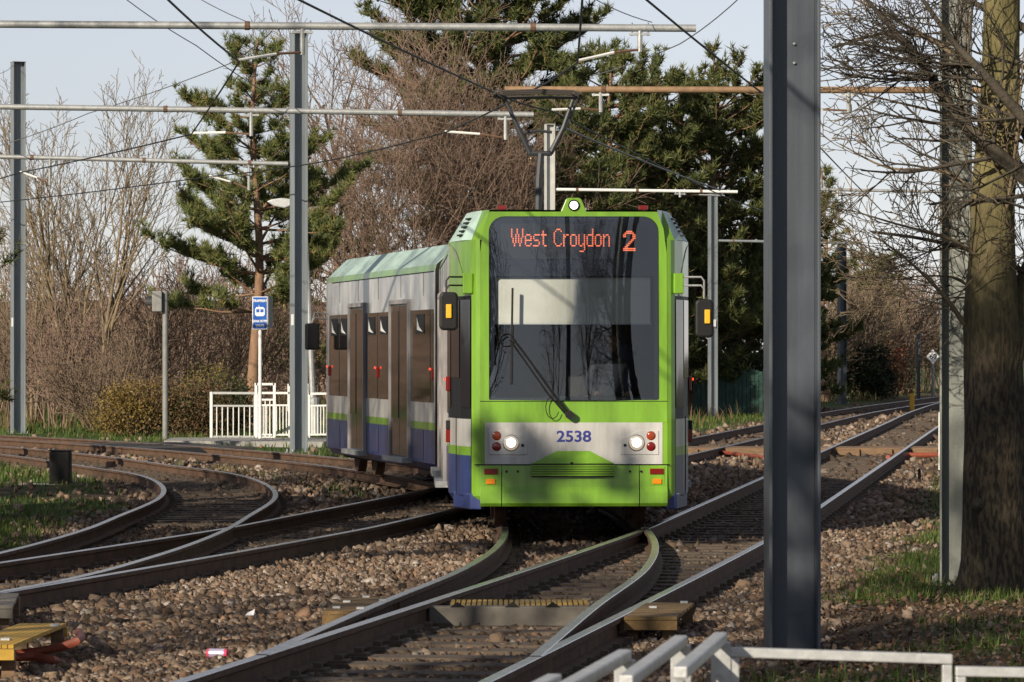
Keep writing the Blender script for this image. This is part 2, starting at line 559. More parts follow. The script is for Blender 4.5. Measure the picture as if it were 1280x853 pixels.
# ------------------------------------------------------------------ ground
def ground_material():
    m = bpy.data.materials.new('ground_surface')
    m.use_nodes = True
    nt = m.node_tree
    b = nt.nodes['Principled BSDF']
    b.inputs['Roughness'].default_value = 0.95
    b.inputs['Specular IOR Level'].default_value = 0.2
    tc = _n(nt, 'ShaderNodeTexCoord')
    at = _n(nt, 'ShaderNodeAttribute', attribute_name='tint')
    sx = _n(nt, 'ShaderNodeSeparateColor')
    nt.links.new(at.outputs['Color'], sx.inputs[0])
    def ramp(fac, stops):
        cr = _n(nt, 'ShaderNodeValToRGB')
        while len(cr.color_ramp.elements) < len(stops):
            cr.color_ramp.elements.new(0.5)
        for e, (p, c) in zip(cr.color_ramp.elements, stops):
            e.position = p
            e.color = (*c, 1)
        nt.links.new(fac, cr.inputs[0])
        return cr.outputs[0]
    vo = _n(nt, 'ShaderNodeTexVoronoi')
    vo.inputs['Scale'].default_value = 20
    nt.links.new(tc.outputs['Object'], vo.inputs['Vector'])
    sc = _n(nt, 'ShaderNodeSeparateColor')
    nt.links.new(vo.outputs['Color'], sc.inputs[0])
    stones = ramp(sc.outputs[0], [(0, (0.04, 0.028, 0.020)), (0.4, (0.12, 0.082, 0.058)), (0.75, (0.19, 0.135, 0.098)), (1, (0.28, 0.215, 0.165))])
    n1 = _n(nt, 'ShaderNodeTexNoise')
    n1.inputs['Scale'].default_value = 5
    n1.inputs['Detail'].default_value = 8
    n1.inputs['Roughness'].default_value = 0.75
    nt.links.new(tc.outputs['Object'], n1.inputs['Vector'])
    soil = ramp(n1.outputs['Fac'], [(0.3, (0.04, 0.028, 0.018)), (0.55, (0.10, 0.07, 0.043)), (0.75, (0.17, 0.12, 0.075))])
    grass = ramp(n1.outputs['Fac'], [(0.3, (0.025, 0.05, 0.010)), (0.5, (0.06, 0.10, 0.022)), (0.72, (0.115, 0.135, 0.045))])
    m1 = _n(nt, 'ShaderNodeMix', data_type='RGBA')
    nt.links.new(sx.outputs[1], m1.inputs[0])
    nt.links.new(soil, m1.inputs[6])
    nt.links.new(grass, m1.inputs[7])
    m2 = _n(nt, 'ShaderNodeMix', data_type='RGBA')
    nt.links.new(sx.outputs[0], m2.inputs[0])
    nt.links.new(m1.outputs[2], m2.inputs[6])
    nt.links.new(stones, m2.inputs[7])
    m3 = _n(nt, 'ShaderNodeMix', data_type='RGBA')
    nt.links.new(sx.outputs[2], m3.inputs[0])
    nt.links.new(m2.outputs[2], m3.inputs[6])
    n3 = _n(nt, 'ShaderNodeTexNoise')
    n3.inputs['Scale'].default_value = 0.6
    n3.inputs['Detail'].default_value = 10
    nt.links.new(tc.outputs['Object'], n3.inputs['Vector'])
    wood = ramp(n3.outputs['Fac'], [(0.35, (0.05, 0.032, 0.026)), (0.65, (0.13, 0.085, 0.065))])
    nt.links.new(wood, m3.inputs[7])
    nt.links.new(m3.outputs[2], b.inputs['Base Color'])
    ad = _n(nt, 'ShaderNodeMath', operation='MULTIPLY_ADD')
    nt.links.new(vo.outputs['Distance'], ad.inputs[0])
    ad.inputs[1].default_value = -1.0
    nt.links.new(n1.outputs['Fac'], ad.inputs[2])
    bp = _n(nt, 'ShaderNodeBump')
    bp.inputs['Strength'].default_value = 0.9
    bp.inputs['Distance'].default_value = 0.05
    nt.links.new(ad.outputs[0], bp.inputs['Height'])
    nt.links.new(bp.outputs[0], b.inputs['Normal'])
    return m
M['ground'] = ground_material()

def grass_mask(X, Y, d=None):
    if d is None:
        d = track_dist(X, Y)
    bal = ballast_mask(X, Y, d)
    n = fbm(X, Y, 2.4, 21)
    xb = -0.9375 + 0.1394 * (Y - 18.75)
    shade_side = (X > xb + 1.0) & (Y < 29)                     # worn, littered ground below the big tree
    g = sstep(0.42, 0.62, n + np.where(Y > 60, 0.25, 0.0) - np.where(shade_side, -0.02, -0.14))
    return g * (1 - bal)

def make_ground():
    xs = np.concatenate([-np.geomspace(14.5, 1500, 30)[::-1], np.arange(-14, 14.01, 0.4), np.geomspace(14.5, 1500, 30)])
    ys = np.concatenate([-np.geomspace(1, 900, 22)[::-1] + 6, np.arange(6, 100, 0.45), np.geomspace(100, 3000, 50)])
    X, Y = np.meshgrid(xs, ys)
    d = track_dist(X, Y)
    Z = ground_z(X, Y, d)
    bal = ballast_mask(X, Y, d)
    gr = grass_mask(X, Y, d)
    wood = sstep(120, 165, Y + 0.3 * np.maximum(-X, 0)) * (1 - sstep(-2, 8, X))
    wood = np.where((np.abs(X) > 60), np.maximum(wood, 0.6), wood)
    nx, ny = len(xs), len(ys)
    i = np.arange(nx * ny).reshape(ny, nx)
    f = np.stack([i[:-1, :-1], i[:-1, 1:], i[1:, 1:], i[1:, :-1]], -1).reshape(-1, 4)
    o = raw('ground', np.stack([X, Y, Z], -1).reshape(-1, 3), f, M['ground'],
            tint=np.stack([bal, gr, wood * (1 - bal)], -1).reshape(-1, 3), smooth=True)
    tag(o, 'ballast, soil and grass ground around the tram junction', kind='structure')
make_ground()

# ------------------------------------------------------------------ rails and sleepers
RP = [(-.035, -.004), (-.030, 0), (.030, 0), (.035, -.004), (.035, -.036), (.009, -.05), (.009, -.125), (.07, -.138), (.07, -.150),
      (-.07, -.150), (-.07, -.138), (-.009, -.125), (-.009, -.05), (-.035, -.036)]
def rail(path, dz, parent, name='rail'):
    t = np.gradient(path, axis=0)
    t /= np.linalg.norm(t, axis=1, keepdims=True)
    nrm = np.stack([t[:, 1], -t[:, 0]], 1)
    k = len(RP)
    z0 = rzv(path[:, 1]) + dz
    V = np.zeros((len(path), k, 3))
    for j, (a, h) in enumerate(RP):
        V[:, j, :2] = path + nrm * a
        V[:, j, 2] = z0 + h
    fs, mi = [], []
    for i in range(len(path) - 1):
        for j in range(k):
            fs.append((i * k + j, i * k + (j + 1) % k, (i + 1) * k + (j + 1) % k, (i + 1) * k + j))
            mi.append(0 if j in (0, 1, 2) else 1)
    fs.append(tuple(range(k)))
    mi.append(1)
    mb = MB()
    mb.v = [tuple(p) for p in V.reshape(-1, 3)]
    mb.f, mb.m = fs, mi
    return mb.build(name, [M['railhead'], M['railside']], parent, smooth=True, angle=30)

sl = MB()
sl.box((0, 0, -0.10), (2.45, 0.25, 0.20))
def fixings(mb):
    for s in (-1, 1):
        mb.box((s * .7525, 0, .006), (.36, .17, .022))
        for a in (-.12, .12):
            mb.box((s * .7525 + a, 0, .03), (.05, .06, .035))
fixings(sl)
sleeper_proto = None
def make_tracks():
    global sleeper_proto
    dzs = {'B': 0.0, 'E': -0.004, 'T': 0.004, 'D': 0.002}
    labels = {'B': 'tram track running straight from the switch to the far bend', 'E': 'tram track running straight beneath the tram',
              'T': 'curved tram track that the tram stands on', 'D': 'curved tram track sweeping past the black cabinet'}
    for key, path in TRK.items():
        root = bpy.data.objects.new('tram_track', None)
        COL.objects.link(root)
        tag(root, labels[key], kind='structure')
        for s in (-1, 1):
            rail(offset(path, s * 0.7525), dzs[key], root)
        seg = np.linalg.norm(np.diff(path, axis=0), axis=1)
        L = np.concatenate([[0], np.cumsum(seg)])
        n = int(L[-1] / 0.66)
        far = MB()
        for i in range(n):
            s = (i + 0.5) * 0.66
            x, y = np.interp(s, L, path[:, 0]), np.interp(s, L, path[:, 1])
            x2, y2 = np.interp(s + .1, L, path[:, 0]), np.interp(s + .1, L, path[:, 1])
            if y < 14 or y > 150:
                continue
            if key == 'T' and (abs(x - lineB(y)) < 1.9 or abs(x - lineE(y)) < 2.6 and 40 < y < 62):
                continue
            if key == 'D' and abs(x - lineE(y)) < 2.2:
                continue
            if key in 'TD' and y > 62 and x < -14:
                continue
            if key in 'BE' and 75.6 < y < 79:
                continue
            ang = math.atan2(y2 - y, x2 - x) - math.pi / 2
            z = rz(y) + dzs[key] - 0.157
            if y > 80:
                far.box((x, y, z - .1), (2.45, .25, .2), R=Matrix.Rotation(ang, 3, 'Z'))
                continue
            if sleeper_proto is None:
                o = sl.build('sleeper', M['sleeper'], root)
                sleeper_proto = o
            else:
                o = sleeper_proto.copy()
                COL.objects.link(o)
                o.parent = root
            o.location = (x, y, z + random.uniform(-.004, .004))
            o.rotation_euler = (0, 0, ang + random.uniform(-.006, .006))
        if far.v:
            tag(far.build('sleepers', M['sleeper'], root), kind='stuff')
random.seed(3)
make_tracks()

# ------------------------------------------------------------------ ballast stones, grass, litter
def make_ballast():
    rng = np.random.default_rng(5)
    P, S = [], []
    for y0, y1, dens, size in ((17.5, 26, 640, .028), (26, 36, 360, .033), (36, 48, 145, .042), (48, 66, 48, .055), (66, 100, 11, .078), (100, 150, 4, .11)):
        hw = .1334 * y1 + .6
        n = int((y1 - y0) * 2 * hw * dens)
        X, Y = rng.uniform(-hw, hw, n), rng.uniform(y0, y1, n)
        k = np.abs(X) < .1334 * Y + .5
        X, Y = X[k], Y[k]
        d = track_dist(X, Y)
        bal = ballast_mask(X, Y, d)
        k = rng.random(len(X)) < np.maximum(bal, np.where(X < -3, 0.05, 0.012) * (d < 4.5))
        X, Y, d = X[k], Y[k], d[k]
        # keep stones clear of the rail heads
        r = np.abs(d - 0.7525)
        lift = np.where(r < .16, -0.05, np.where(d < .72, -0.010, 0.015))
        z = ground_z(X, Y, d) + lift + rng.uniform(-.008, .022, len(X))
        P.append(np.stack([X, Y, z], 1))
        S.append(size * rng.lognormal(0, .30, len(X)))
    P, S = np.concatenate(P), np.concatenate(S)
    n = len(P)
    cube = np.array([(x, y, z) for x in (-1, 1) for y in (-1, 1) for z in (-1, 1)], float)
    V = cube[None] * rng.uniform(.55, 1.0, (n, 8, 3)) * rng.uniform(.6, 1.1, (n, 1, 3))
    q = rng.normal(size=(n, 4))
    q /= np.linalg.norm(q, axis=1, keepdims=True)
    w, x, y, z = q.T
    R = np.stack([1-2*(y*y+z*z), 2*(x*y-z*w), 2*(x*z+y*w), 2*(x*y+z*w), 1-2*(x*x+z*z), 2*(y*z-x*w), 2*(x*z-y*w), 2*(y*z+x*w), 1-2*(x*x+y*y)], 1).reshape(n, 3, 3)
    V = np.einsum('nij,nkj->nki', R, V) * S[:, None, None] * .75 + P[:, None]
    # near stones: uneven six-sided blocks; farther ones: uneven octahedra
    near = P[:, 1] < 30
    quads = np.array([(0, 1, 3), (0, 3, 2), (4, 6, 7), (4, 7, 5), (0, 4, 5), (0, 5, 1), (2, 3, 7), (2, 7, 6), (0, 2, 6), (0, 6, 4), (1, 5, 7), (1, 7, 3)])
    octv = np.array([(1, 0, 0), (-1, 0, 0), (0, 1, 0), (0, -1, 0), (0, 0, 1), (0, 0, -1)], float) * 1.35
    octf = np.array([(0, 2, 4), (2, 1, 4), (1, 3, 4), (3, 0, 4), (2, 0, 5), (1, 2, 5), (3, 1, 5), (0, 3, 5)])
    nf_ = int((~near).sum())
    VO = octv[None] * rng.uniform(.6, 1.1, (nf_, 6, 1)) * rng.uniform(.6, 1.1, (nf_, 1, 3)) + rng.normal(0, .14, (nf_, 6, 3))
    VO = np.einsum('nij,nkj->nki', R[~near], VO) * S[~near][:, None, None] * .75 + P[~near][:, None]
    nn = int(near.sum())
    F1 = ((np.arange(nn) * 8)[:, None, None] + quads[None]).reshape(-1, 3)
    F2 = (nn * 8 + (np.arange(nf_) * 6)[:, None, None] + octf[None]).reshape(-1, 3)
    base = np.array([(0.25, 0.175, 0.115), (0.31, 0.23, 0.165), (0.18, 0.12, 0.078), (0.36, 0.28, 0.21), (0.12, 0.085, 0.058), (0.30, 0.185, 0.115), (0.44, 0.38, 0.32)])
    c = base[rng.choice(7, n, p=(.24, .19, .2, .12, .12, .09, .04))] * rng.uniform(.55, 1.15, (n, 1)) * np.array([.85, .85, .88])
    # darker between the rails
    dd = track_dist(P[:, 0], P[:, 1])
    c = c * np.where(dd < .85, .62, 1.0)[:, None]
    o = raw('ballast', np.concatenate([V[near].reshape(-1, 3), VO.reshape(-1, 3)]), np.concatenate([F1, F2]), M['stone'],
            tint=np.concatenate([np.repeat(c[near], 8, axis=0), np.repeat(c[~near], 6, axis=0)]))
    tag(o, 'loose brown and grey crushed stone between and beside the rails', 'ballast', kind='stuff')
make_ballast()

def blades(name, X, Y, Z, H, W, cols, label, cat):
    """grass: one bent, tapering blade at each point"""
    rng = np.random.default_rng(len(X))
    n = len(X)
    a = rng.uniform(0, 2 * math.pi, n)
    ln = rng.uniform(.1, .75, n) * H
    u = np.stack([np.cos(a), np.sin(a), 0 * a], 1)
    s = np.stack([-np.sin(a), np.cos(a), 0 * a], 1)
    P = np.stack([X, Y, Z - .02], 1)
    up = np.array([0, 0, 1.0])
    mid = P + u * (ln * .35)[:, None] + up * (H * .6)[:, None]
    tip = P + u * ln[:, None] + up * H[:, None]
    w = W[:, None] * s
    V = np.stack([P - w, P + w, mid - w * .7, mid + w * .7, tip], 1)
    b = (np.arange(n) * 5)[:, None, None]
    F_ = b + np.array([(0, 1, 3), (0, 3, 2), (2, 3, 4)])[None]
    o = raw(name, V.reshape(-1, 3), F_.reshape(-1, 3), M['grassblade'], tint=np.repeat(cols, 5, axis=0))
    return tag(o, label, cat, kind='stuff')

def make_grass():
    rng = np.random.default_rng(11)
    Xs, Ys = [], []
    for y0, y1, dens in ((17, 30, 360), (30, 45, 330), (45, 75, 75), (75, 130, 22)):
        hw = .1334 * y1 + .8
        n = int((y1 - y0) * 2 * hw * dens)
        X, Y = rng.uniform(-hw, hw, n), rng.uniform(y0, y1, n)
        k = np.abs(X) < .1334 * Y + .7
        X, Y = X[k], Y[k]
        k = rng.random(len(X)) < grass_mask(X, Y) ** 1.3
        Xs.append(X[k]); Ys.append(Y[k])
    X, Y = np.concatenate(Xs), np.concatenate(Ys)
    n = len(X)
    Z = ground_z(X, Y)
    H = rng.uniform(.04, .13, n) * (1 + .5 * (Y > 60))
    W = .004 + .00011 * Y * rng.uniform(.7, 1.3, n)
    base = np.array([(.055, .10, .018), (.085, .13, .025), (.12, .15, .04), (.20, .17, .075)])
    c = base[rng.choice(4, n, p=(.35, .35, .2, .1))] * rng.uniform(.75, 1.25, (n, 1))
    blades('grass', X, Y, Z, H, W, c, 'short patchy winter grass beside the tracks', 'grass')
make_grass()

def make_litter():
    rng = np.random.default_rng(12)
    n = 26000
    Y = rng.uniform(17, 46, n)
    X = rng.uniform(0.8, .1334 * Y + .6)
    d = track_dist(X, Y)
    k = (X > -0.9375 + 0.1394 * (Y - 18.75) + 1.1) & (rng.random(n) < .25 + .75 * (Y < 33))
    X, Y, d = X[k], Y[k], d[k]
    n = len(X)
    Z = ground_z(X, Y, d) + rng.uniform(.012, .045, n)
    a = rng.uniform(0, 6.28, n)
    s = rng.uniform(.009, .026, n)
    tl = rng.normal(0, .5, (n, 2))
    u = np.stack([np.cos(a), np.sin(a), tl[:, 0]], 1) * s[:, None]
    v = np.stack([-np.sin(a), np.cos(a), tl[:, 1]], 1) * s[:, None] * .6
    P = np.stack([X, Y, Z], 1)
    V = np.stack([P - u, P + v, P + u, P - v], 1)
    f = (np.arange(n) * 4)[:, None] + np.arange(4)[None]
    base = np.array([(.14, .075, .04), (.20, .13, .08), (.09, .055, .035), (.27, .20, .14)])
    c = base[rng.choice(4, n)] * rng.uniform(.8, 1.2, (n, 1))
    tag(raw('leaf_litter', V.reshape(-1, 3), f, M['leaf'], tint=np.repeat(c, 4, axis=0)), 'fallen brown leaves scattered below the big tree', 'leaves', kind='stuff')
make_litter()
# ------------------------------------------------------------------ the tram
M['lamp_glass'] = mat('headlamp_glass', (.30, .28, .25), .12, emit=(1, .82, .58), estr=.28, coat=.6)
M['collector'] = mat('collector_dark', (.05, .042, .036), .6)
def make_tram():
    root = thing('tram', (0.66, 41.0, 0.0), 'lime green, white and blue articulated tram rounding the curve, showing West Croydon 2', 'tram', rotz=0.031)
    M1 = Matrix.Translation((0.66, 41.0, 0)) @ Matrix.Rotation(0.031, 4, 'Z')
    M2 = M1.inverted() @ Matrix.Translation((0.27, 51.45, 0)) @ Matrix.Rotation(0.1985, 4, 'Z')
    S = 117.0
    fx = lambda p: (p - 718) / S
    fz = lambda p: (661 - p) / S
    def yf(z): return max(0.0, z - 1.2) * 0.05
    def FP(x, z, off=0.0): return Vector((x, yf(z) - off, z))
    def panel(name, outline, o0, o1, m, parent=root, bevel=0.0):
        """a panel on the front: outline in (x, z), from depth o0 to o1 outward"""
        mb = MB()
        n = len(outline)
        a = [FP(x, z, o0) for x, z in outline]
        b = [FP(x, z, o1) for x, z in outline]
        mb.add(a + b, [tuple(range(n)), tuple(range(2 * n - 1, n - 1, -1))] + [(i, n + i, n + (i + 1) % n, (i + 1) % n) for i in range(n)])
        return mb.build(name, m, parent, bevel=bevel)
    def rr(x0, x1, z0, z1, r, k=6, top_only=False):
        out = []
        for cx, cz, a0 in ((x1 - r, z1 - r, 0), (x0 + r, z1 - r, 90), (x0 + r, z0 + r, 180), (x1 - r, z0 + r, 270)):
            rad = r if not (top_only and cz < (z0 + z1) / 2) else 0.02
            ccx = x1 - rad if cx > (x0 + x1) / 2 else x0 + rad
            ccz = z1 - rad if cz > (z0 + z1) / 2 else z0 + rad
            for j in range(k + 1):
                a = math.radians(a0 + 90 * j / k)
                out.append((ccx + rad * math.cos(a), ccz + rad * math.sin(a)))
        return out
    # --- cab shell: side skins that narrow towards the front, rows follow the livery
    ZS = [0.25, 0.36, 0.79, 0.885, 1.18, 1.24, 2.50, 3.10]
    RM = ['blue', 'blue', 'lime', 'tramwhite', 'black', 'black', 'lime']
    cols = [(1.0, 0.0), (1.045, 0.025), (1.09, 0.085), (1.20, 0.42), (1.30, 1.0), (1.32, 1.30)]
    names = ['blue', 'lime', 'tramwhite', 'black']
    for s in (-1, 1):
        mb = MB()
        grid = []
        for z in ZS:
            row = []
            for (x, y) in cols:
                tuck = 0.07 * max(0, (0.36 - z) / .11)
                row.append(Vector((s * (x - tuck), y + yf(z) * (1 - y / 1.3) + tuck * .5, z)))
            grid.append(row)
        for i in range(len(ZS) - 1):
            for j in range(len(cols) - 1):
                m = RM[i]
                if j < 2:
                    m = 'lime'
                mb.add([grid[i][j], grid[i][j + 1], grid[i + 1][j + 1], grid[i + 1][j]], [(0, 1, 2, 3)], names.index(m))
        # inner skin gives the side its thickness
        mb.add([(s * .96, .06, .3), (s * 1.27, 1.3, .3), (s * 1.27, 1.3, 3.08), (s * .96, .16, 3.08)], [(0, 1, 2, 3)], 3)
        mb.build('cab_side', [M[n] for n in names], root, smooth=True, angle=50)
        # grey curved panel above the side window
        pts = []
        for a in np.linspace(0, math.pi / 2, 9):
            t = 1.20 - .95 * math.cos(a)
            pts.append((t, 2.50 + .58 * math.sin(a)))
        pts = [(1.30, 2.50)] + pts
        def SP(t, z, off=0.006):
            x = np.interp(t, [0, .085, .42, 1.0, 1.3], [1.0, 1.09, 1.20, 1.30, 1.32])
            return Vector((s * (x + off), t + yf(z) * (1 - t / 1.3), z))
        for a0, a1, nm in ((0, 1, 'x'),):
            mb = MB()
            mb.add([SP(t, z) for t, z in pts], [tuple(range(len(pts)))])
            mb.build('side_panel', M['grey_paint'], root)
        # cab side windows
        for t0, t1, z0, z1 in ((.10, .40, 1.30, 2.46), (.46, .92, 1.62, 2.46), (.97, 1.27, 1.30, 2.46)):
            mb = MB()
            mb.add([SP(t0, z0, .01), SP(t1, z0, .01), SP(t1, z1, .01), SP(t0, z1, .01)], [(0, 1, 2, 3)])
            mb.add([SP(t0, z0, .0), SP(t1, z0, .0), SP(t1, z1, .0), SP(t0, z1, .0)], [(0, 1, 2, 3)])
            mb.build('side_window', M['black_gloss'], root)
        # red door lamp, white and red side lamp
        mb = MB(); mb.box(SP(1.16, 1.55, .02), (.04, .05, .16))
        lo = mb.build('door_lamp', M['lamp_red'], root, bevel=.01)
        mb = MB(); mb.box(SP(1.155, 1.60, .055), (.014, .014, .03))
        mb.build('lit_led', M['led_red'], lo)
        mb = MB(); mb.box(SP(1.1, .98, .02), (.05, .07, .14)); mb.build('side_lamp', M['lamp_red'], root, bevel=.008)
        mb = MB(); mb.box(SP(1.1, 1.10, .02), (.05, .07, .10)); mb.build('side_lamp', M['black'], root, bevel=.008)
    # --- front: green ring round the windscreen
    outer = [(1.0, 1.145), (1.0, 2.95), (.965, 3.22), (.90, 3.40), (-.90, 3.40), (-.965, 3.22), (-1.0, 2.95), (-1.0, 1.145)]
    hx0, hx1, hz0, hz1 = fx(612), fx(825), fz(499), fz(269)
    inner = rr(hx0, hx1, hz0, hz1, .17, 8, top_only=True)
    def ring(name, outer, inner, o0, o1, m, parent=root):
        cx, cz = sum(p[0] for p in inner) / len(inner), (hz0 + hz1) / 2
        def hit(poly, a):
            d = (math.cos(a), math.sin(a))
            best = None
            for i in range(len(poly)):
                (x1, z1), (x2, z2) = poly[i], poly[(i + 1) % len(poly)]
                ex, ez = x2 - x1, z2 - z1
                den = d[0] * ez - d[1] * ex
                if abs(den) < 1e-12:
                    continue
                t = ((x1 - cx) * ez - (z1 - cz) * ex) / den
                u = ((x1 - cx) * d[1] - (z1 - cz) * d[0]) / den
                if t > 0 and -1e-6 <= u <= 1 + 1e-6 and (best is None or t > best):
                    best = t
            return (cx + d[0] * best, cz + d[1] * best)
        angs = sorted(set([round(math.atan2(z - cz, x - cx), 6) for x, z in outer + inner] + [round(-math.pi + 2 * math.pi * k / 72, 6) for k in range(72)]))
        mb = MB()
        n = len(angs)
        for off in (o1, o0):
            for poly in (outer, inner):
                mb.v += [tuple(FP(*hit(poly, a), off)) for a in angs]
        for i in range(n):
            j = (i + 1) % n
            mb.f += [(i, j, n + j, n + i), (2 * n + i, 3 * n + i, 3 * n + j, 2 * n + j), (n + i, n + j, 3 * n + j, 3 * n + i), (i, 2 * n + i, 2 * n + j, j)]
            mb.m += [0] * 4
        return mb.build(name, m, parent)
    ring('front_frame', outer, inner, -.05, 0.004, M['lime'])
    # black glass border and pane
    mb = MB()                                   # one gently bowed pane, fanned out from its middle in rings
    cx0, cz0 = (hx0 + hx1) / 2, (hz0 + hz1) / 2
    def bow(x, z):
        u, w_ = (x - cx0) / ((hx1 - hx0) / 2), (z - cz0) / ((hz1 - hz0) / 2)
        return -.016 + .050 * max(0, 1 - u * u) + .012 * max(0, 1 - w_ * w_) * max(0, 1 - u * u)
    bnd = []
    for i in range(len(inner)):
        (xa, za), (xb, zb) = inner[i], inner[(i + 1) % len(inner)]
        k = max(1, int(math.hypot(xb - xa, zb - za) / .08))
        bnd += [(xa + (xb - xa) * j / k, za + (zb - za) * j / k) for j in range(k)]
    nb, nr = len(bnd), 12
    for r in range(nr + 1):
        f_ = r / nr
        for x, z in bnd:
            xx, zz = cx0 + (x - cx0) * f_, cz0 + (z - cz0) * f_
            mb.v.append(tuple(FP(xx, zz, bow(xx, zz))))
    for r in range(nr):
        for i in range(nb):
            j = (i + 1) % nb
            mb.f.append((r * nb + i, r * nb + j, (r + 1) * nb + j, (r + 1) * nb + i) if r else (i, nb + j, nb + i)); mb.m.append(0)
    ws = mb.build('windscreen', M['glass'], root, smooth=True, angle=80)
    inner2 = rr(fx(619), fx(819), fz(496), fz(344), .03, 4)
    ring('border', rr(hx0, hx1, hz0, hz1, .17, 8, top_only=True), inner2, -.045, -.030, M['frit'], ws)
    # destination display
    disp = panel('destination_display', rr(fx(627), fx(812), fz(322), fz(278), .02), -.029, -.0262, M['display_back'])
    GL = {
     'W': ['#...#...#', '#...#...#', '#...#...#', '#..#.#..#', '#..#.#..#', '.#.#.#.#.', '.#.#.#.#.', '.#.#.#.#.', '..#...#..', '..#...#..'],
     'e': ['', '', '', '.###.', '#...#', '#...#', '#####', '#....', '#...#', '.###.'],
     's': ['', '', '', '.####', '#....', '#....', '.###.', '....#', '....#', '####.'],
     't': ['', '.#..', '.#..', '####', '.#..', '.#..', '.#..', '.#..', '.#..', '..##'],
     'C': ['..###.', '.#...#', '#.....', '#.....', '#.....', '#.....', '#.....', '#.....', '.#...#', '..###.'],
     'r': ['', '', '', '#.##', '##..', '#...', '#...', '#...', '#...', '#...'],
     'o': ['', '', '', '.###.', '#...#', '#...#', '#...#', '#...#', '#...#', '.###.'],
     'y': ['', '', '', '#...#', '#...#', '#...#', '#...#', '#...#', '#..##', '.##.#', '....#', '....#', '.###.'],
     'd': ['....#', '....#', '....#', '.####', '#...#', '#...#', '#...#', '#...#', '#...#', '.####'],
     'n': ['', '', '', '#.##.', '##..#', '#...#', '#...#', '#...#', '#...#', '#...#'],
     ' ': ['....'],
     '2': ['..####..', '.######.', '##....##', '##....##', '......##', '.....##.', '....##..', '...##...', '..##....', '.##.....', '########', '########']}
    def led(word, px0, py0, dx, dz):
        mb = MB()
        x = px0
        for ch in word:
            g = GL[ch]
            w = max(len(r) for r in g)
            for r, row in enumerate(g):
                for c_, v in enumerate(row):
                    if v == '#':
                        p = FP(fx(x + (c_ + .5) * dx), fz(py0 + (r + .5) * dz), -.026)
                        a, b = dx / S * .47, dz / S * .46
                        mb.add([p + Vector((-a, 0, -b)), p + Vector((a, 0, -b)), p + Vector((a, 0, b)), p + Vector((-a, 0, b))], [(0, 1, 2, 3)])
            x += (w + 1) * dx
        return mb
    led('West', 640, 284.5, 1.72, 2.28).build('lettering', M['led'], disp)
    led('Croydon', 640 + 31 * 1.72, 284.5, 1.72, 2.28).build('lettering', M['led'], disp)
    led('2', 780.5, 287, 1.95, 2.15).build('lettering', M['led'], disp)
    # --- lower front
    panel('front_apron', [(-1.0, .62), (1.0, .62), (1.0, 1.145), (-1.0, 1.145)], -.05, .0, M['lime'])
    panel('white_band', [(fx(607), fz(580)), (fx(829), fz(580)), (fx(829), fz(527)), (fx(607), fz(527))], 0, .006, M['tramwhite'])
    bump = [(-1.0, .62, .0), (-1.0, .36, .035), (-.98, .25, .0)]
    for x0, x1 in ((fx(594), fx(627.3)), (fx(628.2), fx(799.5)), (fx(800.5), fx(838))):
        mb = MB()
        vs = []
        for z, off in ((.688, .012), (.46, .020), (.40, .045), (.285, .05), (.25, .02)):
            vs += [FP(max(-1.0, x0), z, off), FP(min(1.0, x1), z, off)]
        for z in (.25, .688):
            vs += [FP(max(-1.0, x0), z, -.06), FP(min(1.0, x1), z, -.06)]
        fs = [(i, i + 1, i + 3, i + 2) for i in range(0, 8, 2)] + [(8, 9, 11, 10), (0, 1, 13, 12), (0, 2, 4, 6, 8, 10, 12), (1, 3, 5, 7, 9, 11, 13), (10, 11, 13, 12)]
        mb.add(vs, fs)
        mb.build('bumper_panel', M['lime'], root, bevel=.004)
    # raised green hood and slotted vent below the number
    mb = MB()
    top = [FP(fx(697), fz(562.5), .008), FP(fx(738), fz(562.5), .008)]
    bot = [FP(fx(665), fz(578), .075), FP(fx(768), fz(578), .075)]
    bk = [FP(fx(665), fz(579), .0), FP(fx(768), fz(579), .0)]
    mb.add(top + bot + bk, [(0, 1, 3, 2), (2, 3, 5, 4), (0, 2, 4), (1, 5, 3), (0, 4, 5, 1)])
    mb.build('hood', M['lime'], root)
    v = panel('vent', [(fx(665), fz(595)), (fx(768), fz(595)), (fx(768), fz(578.5)), (fx(665), fz(578.5))], .0, .058, M['under'])
    for i in range(5):
        z = fz(580.5 + i * 2.9)
        panel('slat', [(fx(664), z - .012), (fx(769), z - .012), (fx(769), z + .006), (fx(664), z + .006)], .05, .076, M['lime'], v)
    mb = MB(); mb.tube([FP(fx(715), fz(578), .07), FP(fx(715), fz(578), .08)], .018, 10); mb.build('coupling_hole', M['black'], v)
    # number
    text_mesh('fleet_number', '2538', .165, M['number_blue'], Matrix.Translation(FP(fx(718), fz(545), .0085)) @ STAND, root, bold=.004, sx=1.13)
    # lamp clusters
    def disc(name, x, z, r, off, m, parent, d=.012, n=20):
        mb = MB()
        mb.tube([FP(x, z, off), FP(x, z, off + d * .6), FP(x, z, off + d)], [r, r * .95, r * .55], n)
        return mb.build(name, m, parent, smooth=True, angle=60)
    for s, cx in ((-1, 0), (1, 0)):
        X = lambda p: s * -(fx(p))        # measured on the picture's left side
        ol = [(X(612), fz(567)), (X(660), fz(567)), (X(660), fz(548)), (X(637), fz(537)), (X(612), fz(537))]
        ol = [(x if s < 0 else x, z) for x, z in ol]
        if s < 0:
            ol = [(-abs(x), z) for x, z in ol]
        else:
            ol = [(abs(x), z) for x, z in ol]
        cl = panel('lamp_cluster', ol, .004, .016, M['tramwhite'], bevel=.003)
        ax = lambda p: s * abs(fx(p))
        disc('bezel', ax(639.5), fz(552.5), .092, .014, M['chrome'], cl)
        h = disc('headlight', ax(639.5), fz(552.5), .080, .022, M['lamp_glass'], root)
